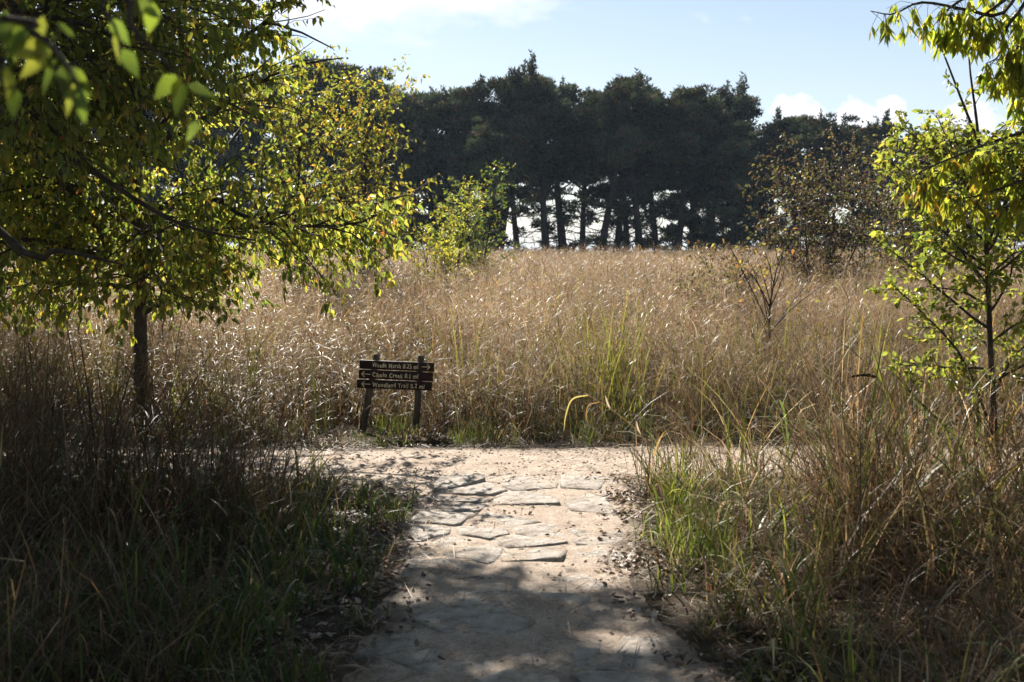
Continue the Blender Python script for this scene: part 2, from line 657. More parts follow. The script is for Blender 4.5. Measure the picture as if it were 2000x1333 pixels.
def scatter(name, pts, rotz, scale, idx, sources, label, cat, tilt=None):
    """One 'stuff' object: the source meshes set out on points with geometry nodes."""
    n = len(pts)
    me = bpy.data.meshes.new(name)
    me.vertices.add(n)
    me.vertices.foreach_set('co', np.asarray(pts, np.float32).ravel())
    rot = np.zeros((n, 3), np.float32)
    rot[:, 2] = rotz
    if tilt is not None:
        rot[:, :2] = tilt
    sc = np.asarray(scale, np.float32)
    if sc.ndim == 1:
        sc = np.repeat(sc[:, None], 3, 1)
    for nm, tp, ar in (('rot', 'FLOAT_VECTOR', rot), ('scl', 'FLOAT_VECTOR', sc)):
        a = me.attributes.new(nm, tp, 'POINT')
        a.data.foreach_set('vector', ar.ravel())
    a = me.attributes.new('idx', 'INT', 'POINT')
    a.data.foreach_set('value', np.asarray(idx, np.int32))
    o = link(name, me)
    g = bpy.data.node_groups.new(name, 'GeometryNodeTree')
    g.interface.new_socket('Geometry', in_out='INPUT', socket_type='NodeSocketGeometry')
    g.interface.new_socket('Geometry', in_out='OUTPUT', socket_type='NodeSocketGeometry')
    N, L = g.nodes, g.links
    gi, go = N.new('NodeGroupInput'), N.new('NodeGroupOutput')
    iop = N.new('GeometryNodeInstanceOnPoints')
    join = N.new('GeometryNodeJoinGeometry')
    for s in sources:
        oi = N.new('GeometryNodeObjectInfo')
        oi.inputs['As Instance'].default_value = True
        oi.inputs['Object'].default_value = s
        L.new(oi.outputs['Geometry'], join.inputs[0])

    def attr(nm, tp):
        a = N.new('GeometryNodeInputNamedAttribute')
        a.data_type = tp
        a.inputs['Name'].default_value = nm
        return a.outputs['Attribute']
    L.new(gi.outputs[0], iop.inputs['Points'])
    L.new(join.outputs[0], iop.inputs['Instance'])
    iop.inputs['Pick Instance'].default_value = True
    L.new(attr('idx', 'INT'), iop.inputs['Instance Index'])
    L.new(attr('rot', 'FLOAT_VECTOR'), iop.inputs['Rotation'])
    L.new(attr('scl', 'FLOAT_VECTOR'), iop.inputs['Scale'])
    L.new(iop.outputs[0], go.inputs[0])
    md = o.modifiers.new('scatter', 'NODES')
    md.node_group = g
    tag(o, label, cat, kind='stuff')
    return o


def source(name, mb, mat):
    return bpy.data.objects.new(name, mb.mesh(name, mat))      # not linked: only a shape for scatter()


# ------------------------------------------------------------------ ground and path
mb = MB()
S_ = 4000.0
mb.add([[-S_, -S_, 0], [S_, -S_, 0], [S_, S_, 0], [-S_, S_, 0]], quads=[[0, 1, 2, 3]])
tag(link('ground', mb.mesh('ground', M['soil'])), 'dark soil under the grass reaching to the horizon', 'ground', kind='structure')


def path_depth(x, y):
    """Metres inside the trodden path (negative outside)."""
    wob = (fbm(x * 1.3 + 7, y * 1.3, 5) - 0.5) * 0.5 + (fbm(x * 6, y * 6, 9) - 0.5) * 0.16
    cx = 0.05 + 0.03 * np.sin(y * 0.9)
    hw = 0.70 + 0.05 * np.sin(y * 1.7 + 1) + 0.22 * np.clip((4.9 - y) / 1.5, 0, 1) * (x > 0)
    flare = np.clip((y - 7.7) / 0.8, 0, 1.4)
    hw = hw + flare * 0.9 * (x < 0)
    main = np.where(y < 9.2, hw - np.abs(x - cx), -1.0)
    yc = 9.0 + 0.05 * np.sin(x * 0.8) + 0.012 * (x + 1)
    cross = 0.70 - np.abs(y - yc)
    cross = np.where(x > 0.7, np.minimum(cross, 2), cross)
    k = 0.18
    h = np.clip(0.5 + 0.5 * (main - cross) / k, 0, 1)
    return cross * (1 - h) + main * h + k * h * (1 - h) + wob * 0.55


def build_path():
    step = 0.035
    xs = np.arange(-7.5, 7.5, step)
    ys = np.arange(-2.5, 10.3, step)
    X, Y = np.meshgrid(xs, ys, indexing='ij')
    D = path_depth(X, Y)
    Z = np.clip(D * 0.25, -0.03, 0.014) + (fbm(X * 2.2, Y * 2.2, 21) - 0.5) * 0.024 + (fbm(X * 9, Y * 9, 23, 3) - 0.5) * 0.014
    Z = np.where(D < 0.05, np.minimum(Z, 0.012), Z)
    idx = np.arange(X.size).reshape(X.shape)
    q = np.stack([idx[:-1, :-1], idx[1:, :-1], idx[1:, 1:], idx[:-1, 1:]], -1).reshape(-1, 4)
    ok = (D > -0.12).ravel()
    q = q[ok[q].all(1)]
    used = np.unique(q)
    remap = np.full(X.size, -1)
    remap[used] = np.arange(len(used))
    V = np.stack([X.ravel(), Y.ravel(), Z.ravel()], 1)[used]
    mb = MB()
    soilness = np.clip((0.16 - D + (fbm(X * 5, Y * 5, 61) - 0.5) * 0.5) / 0.26, 0, 1).ravel()[used]
    mb.add(V, quads=remap[q], cols=np.repeat(soilness[:, None], 3, 1))
    return tag(link('path', mb.mesh('path', M['path'], True)), 'pale sandy footpath meeting a cross trail', 'path', kind='structure')


path = build_path()


def clip_poly(poly, p, n):
    """Keeps the side of a convex polygon where (x - p).n < 0."""
    out = []
    for i in range(len(poly)):
        a, b = poly[i], poly[(i + 1) % len(poly)]
        da, db = np.dot(a - p, n), np.dot(b - p, n)
        if da <= 0:
            out.append(a)
        if (da < 0 < db) or (db < 0 < da):
            out.append(a + (b - a) * da / (da - db))
    return out


def build_stones():
    rng = R(77)
    seeds = []
    y = 1.6
    while y < 8.35:
        row = 0.27 * rng.uniform(0.8, 1.25)
        n = 2 if rng.uniform() < 0.35 else 3 if rng.uniform() < 0.7 else 4
        off = rng.uniform(-0.2, 0.2)
        for i in range(n):
            seeds.append((-0.72 + 1.5 * (i + 0.5) / n + off * 0.5 + rng.uniform(-0.1, 0.1), y + rng.uniform(-0.11, 0.11)))
        y += row
    seeds = np.array(seeds)
    for i, s in enumerate(seeds):
        if path_depth(np.array([s[0]]), np.array([s[1]]))[0] < 0.1:
            continue
        drop = 0.12 if s[1] > 5.9 else 0.35
        if rng.uniform() < drop:
            continue
        poly = [s + np.array(c) for c in ((-0.5, -0.3), (0.5, -0.3), (0.5, 0.3), (-0.5, 0.3))]
        for (lim, nx) in ((0.70, 1.0), (0.62, -1.0)):
            poly = clip_poly(poly, np.array([nx * lim + rng.uniform(-0.05, 0.03) * nx, s[1]]), np.array([nx, rng.uniform(-0.3, 0.3)]))
        for j, t in enumerate(seeds):
            if j != i and len(poly) > 2 and np.linalg.norm(t - s) < 1.0:
                n = (t - s) / np.linalg.norm(t - s)
                gap = rng.uniform(0.003, 0.016)
                poly = clip_poly(poly, (s + t) / 2 - n * gap, n)
                if len(poly) < 3:
                    break
        if len(poly) < 3:
            continue
        # roughen the outline
        ring = []
        for a, b in zip(poly, poly[1:] + poly[:1]):
            l = np.linalg.norm(b - a)
            ring.append(a + (s - a) * rng.uniform(0.0, 0.07))
            if l > 0.16:
                ring.append((a + b) / 2 + (s - (a + b) / 2) * rng.uniform(-0.01, 0.09) + rng.normal(0, 0.012, 2))
        ring = np.array(ring)
        k = len(ring)
        top = rng.uniform(0.012, 0.026) - (0.005 if s[1] < 5.8 else 0.0)
        tilt = rng.normal(0, 0.03, 2)

        def zt(p):
            return top + (p - s) @ tilt
        outer = np.concatenate([ring, np.full((k, 1), -0.05)], 1)
        edge = np.concatenate([ring * 0.985 + s * 0.015, (zt(ring) - rng.uniform(0.000, 0.004, k))[:, None]], 1)
        inn = ring * 0.86 + s * 0.14 + rng.normal(0, 0.006, (k, 2))
        inner = np.concatenate([inn, (zt(inn) + rng.normal(0, 0.005, k))[:, None]], 1)
        c = np.array([[s[0], s[1], top + rng.normal(0, 0.003)]])
        V = np.concatenate([outer, edge, inner, c]) - np.array([s[0], s[1], 0])
        a = np.arange(k)
        b = (a + 1) % k
        q = np.concatenate([np.stack([a, b, k + b, k + a], 1), np.stack([k + a, k + b, 2 * k + b, 2 * k + a], 1)])
        t = np.stack([2 * k + a, 2 * k + b, np.full(k, 3 * k)], 1)
        mb = MB()
        mb.add(V, tris=t, quads=q)
        link('flagstone', mb.mesh('flagstone', M['stone']), path, (s[0], s[1], 0.0))


build_stones()


# ------------------------------------------------------------------ trail sign
def box(mb, x0, x1, y0, y1, z0, z1, jit=0.0, rng=None, bev=0.003):
    b = bev
    V, q = [], []
    for (xa, xb, ya, yb, z) in ((x0 + b, x1 - b, y0 + b, y1 - b, z0), (x0, x1, y0, y1, z0 + b), (x0, x1, y0, y1, z1 - b), (x0 + b, x1 - b, y0 + b, y1 - b, z1)):
        V += [[xa, ya, z], [xb, ya, z], [xb, yb, z], [xa, yb, z]]
    V = np.array(V)
    if rng is not None:
        V = V + rng.normal(0, jit, V.shape)
    for i in range(3):
        for k in range(4):
            j = (k + 1) % 4
            q.append([i * 4 + k, i * 4 + j, i * 4 + 4 + j, i * 4 + 4 + k])
    q += [[3, 2, 1, 0], [12, 13, 14, 15]]
    mb.add(V, quads=q)


def build_sign():
    d = ground_d(846)
    base = at(760, 846, d)
    root = empty('trail_sign', (base[0], d, 0))
    tag(root, 'low brown wooden trail sign with three routed direction boards on two posts', 'sign')
    rng = R(5)
    px = d / F

    def loc(x, y):
        p = at(x, y, d)
        return np.array([p[0] - base[0], 0, p[2]])
    # posts stand behind the boards
    for (xb, yb, xt, yt, rr) in ((706, 848, 734, 694, 0.034), (811, 852, 821, 697, 0.032)):
        a, b = loc(xb, yb), loc(xt, yt)
        a = a - (b - a) * 0.1
        pts = np.array([a + (b - a) * t for t in np.linspace(0, 1, 9)]) + np.array([0, 0.048, 0]) + rng.normal(0, 0.002, (9, 3))
        mb = MB()
        tube(mb, pts, rr * rng.uniform(0.94, 1.06, 9), 10)
        link('post', mb.mesh('post', M['post'], False), root)
    rows = [(703, 703, 848, 709, 'Wrede Marsh 0.25 mi', 'r'), (701, 721.5, 846, 728, 'Cibolo Creek 0.1 mi', 'l'), (698, 741, 844, 746.5, 'Woodland Trail 0.2 mi', 'l')]
    for (xa, ya, xb, yb, text, side) in rows:
        A, B = loc(xa, ya), loc(xb, yb)
        w = np.linalg.norm(B - A)
        ang = math.atan2(B[2] - A[2], B[0] - A[0])
        h = 0.083
        mb = MB()
        box(mb, 0, w, -0.011, 0.011, -h, 0, 0.0012, rng)
        bo = link('board', mb.mesh('board', M['board']), root, tuple(A))
        bo.rotation_euler = (0, -ang, 0)
        cu = bpy.data.curves.new('lettering', 'FONT')
        cu.body = text
        cu.size = 0.058
        cu.space_character = 1.13
        cu.space_word = 1.1
        cu.extrude = 0.0008
        cu.offset = 0.0008
        cu.resolution_u = 3
        tmp = bpy.data.objects.new('lettering', cu)
        col.objects.link(tmp)
        bpy.context.view_layer.update()
        dg = bpy.context.evaluated_depsgraph_get()
        me = bpy.data.meshes.new_from_object(tmp.evaluated_get(dg))
        bpy.data.objects.remove(tmp)
        co = np.zeros(len(me.vertices) * 3)
        me.vertices.foreach_get('co', co)
        co = co.reshape(-1, 3)
        x0, x1 = co[:, 0].min(), co[:, 0].max()
        tx0, tx1 = (728 - xa) * px, ((818 if side == 'r' else 818 if 'Creek' in text else 830) - xa) * px
        k = (tx1 - tx0) / (x1 - x0)
        xx = (co[:, 0] - x0) * k + tx0
        # hand-routed letters: each sits a little crooked
        zz = co[:, 1] * 1.0 + 0.003 * np.sin(xx * 60) - h * 0.76
        xx = xx + 0.002 * np.sin(co[:, 1] * 90 + xx * 40)
        new = np.stack([xx, -0.0135 + co[:, 2] * 0.9, zz], 1)
        # one part for each word
        polys = [list(p.vertices) for p in me.polygons]
        iv = sorted((co[p, 0].min(), co[p, 0].max()) for p in polys)
        cuts, end = [], iv[0][1]
        for (lo, hi) in iv:
            if lo - end > 0.0135:
                cuts.append((lo + end) / 2)
            end = max(end, hi)
        word = np.searchsorted(np.array(cuts), co[:, 0])
        for wd in range(len(cuts) + 1):
            ids = np.nonzero(word == wd)[0]
            mp = {int(v): i for i, v in enumerate(ids)}
            wm = bpy.data.meshes.new('lettering')
            wm.from_pydata(new[ids].tolist(), [], [[mp[v] for v in p] for p in polys if word[p[0]] == wd])
            wm.materials.append(M['letter'])
            link('lettering', wm, bo)
        bpy.data.meshes.remove(me)
        mb = MB()
        if side == 'l':
            x_t, x_e, s = (707 - xa) * px, (724 - xa) * px, 1
        else:
            x_t, x_e, s = (841 - xa) * px, (825 - xa) * px, -1
        zc = -h * 0.5
        for (p, q_) in (((x_t, zc), (x_e, zc)), ((x_t, zc), (x_t + s * 0.026, zc + 0.026)), ((x_t, zc), (x_t + s * 0.026, zc - 0.026))):
            tube(mb, np.array([[p[0], -0.0125, p[1]], [(p[0] + q_[0]) / 2, -0.0125, (p[1] + q_[1]) / 2 + 0.001], [q_[0], -0.0125, q_[1]]]), np.full(3, 0.0042), 4)
        link('arrow', mb.mesh('arrow', M['letter']), bo)
        for fx in (0.21, 0.81):
            mb = MB()
            a = np.arange(8) * math.pi / 4
            ring = np.stack([np.cos(a) * 0.005 + fx * w, np.full(8, -0.0135), np.sin(a) * 0.005 - h * 0.2], 1)
            back = ring + np.array([0, 0.004, 0])
            V = np.concatenate([ring, back, [[fx * w, -0.0145, -h * 0.2]]])
            q = [[i, (i + 1) % 8, 8 + (i + 1) % 8, 8 + i] for i in range(8)]
            t = [[(i + 1) % 8, i, 16] for i in range(8)]
            mb.add(V, tris=t, quads=q)
            link('screw', mb.mesh('screw', M['post']), bo)


build_sign()


# ------------------------------------------------------------------ evergreen row beyond the field
def juniper_meshes(seed, h, crown_base, lean, wide):
    """Trunk, dead lower limbs, live limbs and spray foliage of one old juniper (base at origin)."""
    rng = R(seed)
    n = 10
    t = np.linspace(0, 1, n)
    ph = rng.uniform(0, 6.28, 2)
    trunk = np.stack([lean[0] * t * h + 0.22 * np.sin(t * 5 + ph[0]) * t, lean[1] * t * h + 0.22 * np.sin(t * 4 + ph[1]) * t, t * h * 0.93 - 0.15], 1)
    tr = MB()
    r0 = rng.uniform(0.19, 0.3)
    tube(tr, trunk, r0 * (1 - 0.85 * t) * (1 + 0.5 * np.exp(-t * 25)), 8)

    def on(u):
        x = u * (n - 1)
        i = min(int(x), n - 2)
        return trunk[i] + (trunk[i + 1] - trunk[i]) * (x - i)
    limbs = MB()
    clumps = []
    # bare lower branches
    for k in range(34):
        u = rng.uniform(0.06, crown_base)
        a = rng.uniform(0, 6.28)
        L = rng.uniform(0.6, 2.0)
        p = on(u)
        pts = [p]
        d = np.array([math.cos(a), math.sin(a), rng.uniform(-0.2, 0.5)])
        for s in range(5):
            d = norm(d + rng.normal(0, 0.22, 3))
            pts.append(pts[-1] + d * L / 5)
        pts = np.array(pts)
        tube(limbs, pts, np.linspace(0.035, 0.01, 6), 4)
        for s in range(6):
            i = rng.integers(1, 6)
            e = norm(rng.normal(0, 1, 3) + d * 0.6)
            tube(limbs, np.array([pts[i], pts[i] + e * rng.uniform(0.2, 0.35), pts[i] + e * 0.6 + rng.normal(0, 0.1, 3)]), np.array([0.013, 0.01, 0.006]), 3)
        if rng.uniform() < 0.5:
            clumps.append((pts[-1], rng.uniform(0.22, 0.45), 0.6))
    # live limbs
    nl = int(34 + 26 * max(0, 0.4 - crown_base))
    for k in range(nl):
        u = crown_base + (1.0 - crown_base) * (k + rng.uniform(0, 1)) / nl
        a = k * 2.4 + rng.uniform(-0.4, 0.4)
        v = (u - crown_base) / (1 - crown_base)
        L = wide * (0.55 + 0.75 * math.sin(min(1, 0.25 + v * 0.85) * math.pi) ** 0.8) * rng.uniform(0.45, 1.35)
        p = on(min(u, 0.98))
        pts = [p]
        d = np.array([math.cos(a), math.sin(a), 0.25 + 0.9 * v])
        for s in range(5):
            d = norm(d + rng.normal(0, 0.16, 3) + np.array([0, 0, 0.06]))
            pts.append(pts[-1] + d * L / 5)
        pts = np.array(pts)
        tube(limbs, pts, np.linspace(0.055, 0.012, 6), 4)
        lt = rng.choice([0.55, 0.8, 1.1, 1.6])
        for s in (3, 4, 5, 5):
            c = pts[s] + rng.normal(0, 0.2, 3)
            clumps.append((c, rng.uniform(0.3, 0.75), rng.uniform(0.35, 0.6), lt * rng.uniform(0.85, 1.15)))
    top = on(1.0)
    for k in range(4):
        clumps.append((top + rng.normal(0, 0.25, 3) + np.array([0, 0, 0.1 * k]), 0.45, 1.0))
    for k in range(5):
        c = clumps[int(rng.integers(len(clumps) // 2, len(clumps)))][0]
        for j in range(5):
            clumps.append((c + np.array([rng.normal(0, 0.06), rng.normal(0, 0.06), 0.3 + 0.2 * j]), 0.26 - 0.035 * j, 1.2))
    fo = MB()
    for c, r, fl, *tn in clumps:
        m = int(150 * (r / 0.5) ** 2)
        tone = tn[0] if tn else rng.choice([0.6, 0.85, 1.1, 1.7])
        o = norm(rng.normal(0, 1, (m, 3)))
        rad = r * rng.uniform(0.15, 1.0, m)[:, None] ** 0.6
        P = c + o * rad * np.array([1, 1, fl])
        d = norm(o * 0.8 + rng.normal(0, 0.5, (m, 3)) + np.array([0, 0, 0.55]))
        s = norm(np.cross(d, rng.normal(0, 1, (m, 3))))
        l = rng.uniform(0.12, 0.34, m)[:, None]
        w = rng.uniform(0.022, 0.05, m)[:, None]
        V = np.stack([P - d * l * 0.4, P + s * w, P + d * l * 0.6, P - s * w], 1)
        cc = pick(rng, m, [(0.05, 0.068, 0.036), (0.072, 0.08, 0.042), (0.14, 0.08, 0.048), (0.038, 0.052, 0.032)], [3, 2, rng.choice([0.2, 0.5, 2.2]), 3]) * tone
        fo.add(V.reshape(-1, 3), quads=np.arange(m * 4).reshape(-1, 4), cols=np.repeat(cc, 4, 0))
    return tr.mesh('trunk', M['far_bark'], True), limbs.mesh('branch', M['far_bark']), fo.mesh('crown', M['needle'])


def build_row():
    H = 10.0
    variants = []
    specs = [(0.52, (0.05, 0.0), 1.9), (0.58, (-0.05, 0.02), 2.1), (0.50, (0.09, 0.03), 1.7), (0.55, (-0.02, -0.04), 2.3),
             (0.44, (0.02, 0.05), 1.6), (0.60, (0.12, 0.0), 2.0), (0.46, (-0.10, 0.0), 1.9), (0.10, (0.03, 0.0), 1.8), (0.16, (-0.05, 0.0), 2.0)]
    for i, (cb, ln, wd) in enumerate(specs):
        variants.append(juniper_meshes(300 + i, H, cb, ln, wd))
    rng = R(42)
    # photo column of the trunk foot, photo row of the top, distance, kind, special label
    row = [(60, 180, 62, 7), (150, 150, 60, 3), (235, 190, 66, 8), (320, 165, 58, 4), (410, 160, 63, 7), (480, 175, 60, 6),
           (545, 150, 58, 8), (625, 122, 61, 3), (665, 190, 57, 7), (690, 150, 64, 0), (745, 195, 60, 7), (805, 190, 57, 4),
           (845, 215, 61, 8), (860, 178, 63, 3), (915, 172, 60, 0), (940, 240, 56, 7), (968, 140, 58, 5), (1015, 215, 66, 1), (1070, 198, 57, 3),
           (1104, 168, 62, 2), (1134, 186, 66, 6), (1166, 172, 58, 5), (1200, 160, 62, 1), (1226, 184, 66, 0),
           (1252, 166, 59, 3), (1285, 190, 64, 4), (1318, 180, 60, 1), (1345, 250, 64, 8), (1372, 178, 63, 5), (1400, 205, 61, 2), (1430, 262, 58, 7), (1462, 258, 65, 4),
           (1500, 240, 60, 8), (1556, 232, 63, 3), (1612, 222, 60, 7), (1668, 236, 62, 6), (1722, 246, 59, 8), (1780, 250, 64, 7),
           (1840, 262, 60, 4), (1900, 258, 63, 8), (1965, 270, 61, 3), (2040, 262, 62, 7), (-40, 200, 61, 7), (-130, 190, 63, 4)]
    special = {968: 'dark evergreen tree whose ragged pointed top leans right above the row',
               625: 'tallest dark evergreen tree of the row, rounded top behind the young yellow elm',
               1372: 'dark evergreen tree with rust tinged limbs reaching right over a gap of sky',
               1166: 'dark evergreen tree with a leaning bare trunk showing against bright sky'}
    special.update({745: 'low branched dark evergreen tree just right of the yellow elm', 805: 'dark evergreen tree between the yellow elm and the low yellow green bush',
                    915: 'dark evergreen tree straight behind the leafy green bush', 940: 'short low branched evergreen tree tucked behind the leafy green bush',
                    1015: 'thin evergreen trunk at the edge of the bright gaps, beside the pointed leaning top',
                    1070: 'dark evergreen tree with a thick trunk first among the bright gaps beside the green bush',
                    1345: 'short low branched evergreen tree closing the bright gaps below the rust tinged limbs',
                    1430: 'short low branched evergreen tree between rust tinged limbs and scraggly shrub'})
    ranges = [(500, 'dark evergreen tree glimpsed through the leaves of the big elm'), (700, 'dark evergreen tree behind the young elms'),
              (900, 'dark evergreen tree behind the low yellow green bush'), (1340, 'dark evergreen tree with bare trunk standing among the bright gaps of sky'),
              (1480, 'dark evergreen tree beside the one with rust tinged limbs'), (1700, 'lower dark evergreen tree behind the large scraggly shrub'),
              (5000, 'lower dark evergreen tree behind the bright green young tree')]
    for (x, ytop, d, k) in row:
        p = at(x, 490, d)
        top = at(x, ytop, d)[2]
        s = top / (H * 1.02)
        r = empty('evergreen_tree', (p[0], d, 0), rng.uniform(-0.5, 0.5) if k in (5,) else rng.uniform(0, 6.28))
        if k == 5:
            r.rotation_euler = (0, 0, 0.1)
        r.scale = (s * rng.uniform(0.95, 1.15), s * rng.uniform(0.95, 1.15), s)
        for nm, me in zip(('trunk', 'branch', 'crown'), variants[k]):
            o = link(nm, me, r)
            if nm == 'crown':
                o['kind'] = 'stuff'
        tag(r, special.get(x) or next(t for lim, t in ranges if x < lim), 'tree', 'evergreen trees beyond the field')


build_row()

# ------------------------------------------------------------------ broadleaf trees and shrubs
LEAFG = [(0.075, 0.098, 0.022), (0.115, 0.125, 0.028), (0.05, 0.072, 0.018), (0.18, 0.16, 0.035), (0.16, 0.09, 0.035)]
EYE = np.array([0, 0, CAMZ])


def frame_px(P):
    """Photo pixel of world points."""
    c, s = math.cos(PITCH), math.sin(PITCH)
    q = np.atleast_2d(P) - EYE
    z = q[:, 1] * c - q[:, 2] * s
    u = q[:, 0] / np.maximum(z, 0.01)
    v = (q[:, 1] * s + q[:, 2] * c) / np.maximum(z, 0.01)
    return 1000 + u * F, 666.5 - v * F


def sun_hit(p):
    """Where the sun's ray through p meets the ground."""
    k = p[2] / math.tan(SUN_EL)
    return p[0] - math.sin(SUN_AZ) * k, p[1] - math.cos(SUN_AZ) * k


def sunlit_gap(p, rng):
    """True where a leaf would shade the sunny opening: trail junction, sign, right bank and field."""
    if p[2] < 2.2:
        return False
    gx, gy = sun_hit(p)
    if gx > -0.55 and gy > 6.0 and gx < 3.2:
        return True
    if 2.9 < gx < 5.0 and 3.9 < gy < 6.2 and p[2] > 3.2:
        return True
    if -0.7 < gx < 1.6 and 4.3 < gy <= 6.0:
        return vnoise(np.array([gx * 2.2]), np.array([gy * 3.2]), 12)[0] > 0.6
    if gx > -1.9 and gy > 8.4:
        return rng.uniform() < 0.75
    return False


def elm_by_trail():
    """The leafy tree whose trunk stands left of the sign."""
    lv = [dict(seg=12, wob=0.03, trop=0.05, kids=60, t0=0.19, r=0.07, taper=0.25, bias=1.6),
          dict(seg=9, wob=0.10, trop=-0.045, kids=9, perm=True, t0=0.1, ang=1.25, len=3.4, r=0.034, taper=0.22),
          dict(seg=6, wob=0.14, trop=-0.06, kids=8.5, perm=True, t0=0.1, ang=0.85, len=1.0, r=0.010, flat=0.7, taper=0.3),
          dict(seg=4, wob=0.18, trop=-0.10, leaves=34, ang=0.8, len=0.42, r=0.0035, taper=0.5)]
    d = 10.9
    base = at(272, 800, d)
    base[2] = 0
    sk = Skeleton(11, lv)

    def keep(p):
        x, y = frame_px(p)
        if p[1] < 7.9 and p[2] < 3.0:
            return False
        if p[1] > 12.0 and p[2] > 2.6 and sk.rng.uniform() < 0.75:
            return False
        if sunlit_gap(p, sk.rng):
            return False
        # open sky right of the crown: low parts stop short of it, the high crown spreads above the trail
        lim = 790 if y[0] > 385 else 600 if y[0] > 130 else 640
        if x[0] > 430 and y[0] > 120 and sk.rng.uniform() < 0.15:
            return False
        if x[0] > lim and y[0] > -60:
            return False
        if y[0] > (640 if x[0] < 260 else 600):
            return False
        return True
    sk.keep = keep
    tp = np.array([base + np.array([0.02 * math.sin(i), 0, 0]) + np.array([0.012, 0.01, 1.0]) * i * 0.58 for i in range(13)])
    tp[0, 2] = -0.1
    sk.add(tp, 0.068, 0, 0.02)
    # two limbs that show clearly: the forked one at the right of the trunk, the long one reaching right
    sk.limb += 1
    sk.add(spline([base + [0, 0, 1.05], at(330, 580, d), at(385, 545, d - 0.2), at(470, 520, d - 0.5)], 8), 0.03, 1)
    sk.limb += 1
    sk.add(spline([base + [0, 0, 2.0], at(395, 380, d - 0.5), at(480, 425, d - 1.0), at(580, 442, d - 1.3), at(700, 436, d - 1.4), at(770, 400, d - 1.5)], 12), 0.028, 1)
    sk.limb += 1
    sk.add(spline([base + [0, 0, 2.6], at(480, 70, d - 0.4), at(560, 55, d - 0.6), at(650, 95, d - 0.7)], 10), 0.026, 1)
    # upper limbs spreading over the trail junction
    for k, (z, tip) in enumerate(((4.2, (0.9, 10.3, 6.0)), (4.6, (0.4, 12.0, 6.2)), (4.4, (-0.7, 9.0, 5.6)), (5.0, (1.3, 11.3, 5.9)), (5.2, (-1.8, 13.0, 6.6)),
                                  (4.8, (-1.9, 8.6, 6.0)), (5.4, (-0.2, 10.9, 7.2)), (5.3, (-1.0, 9.8, 6.8)), (4.5, (-5.5, 9.3, 5.8)), (5.0, (-4.0, 13.2, 6.2)), (4.1, (-0.9, 11.5, 5.2)), (5.6, (1.1, 12.4, 6.9)))):
        p0 = base + np.array([0.1, 0.08, z])
        t_ = np.array(tip)
        sk.limb += 1
        sk.add(spline([p0, p0 * 0.65 + t_ * 0.35 + [0, 0, 0.5], p0 * 0.3 + t_ * 0.7 + [0, 0, 0.35], t_], 11), 0.036, 1)
    r, n = plant('elm_tree', sk, tuple(base), M['bark'], M['leaf'], LEAFG, [4, 3.5, 2.5, 1.3, 0.25], 0.068, 0.52, droop=0.75)
    tag(r, 'leafy elm tree with yellow green leaves and a slim dark trunk left of the sign', 'tree')
    return n


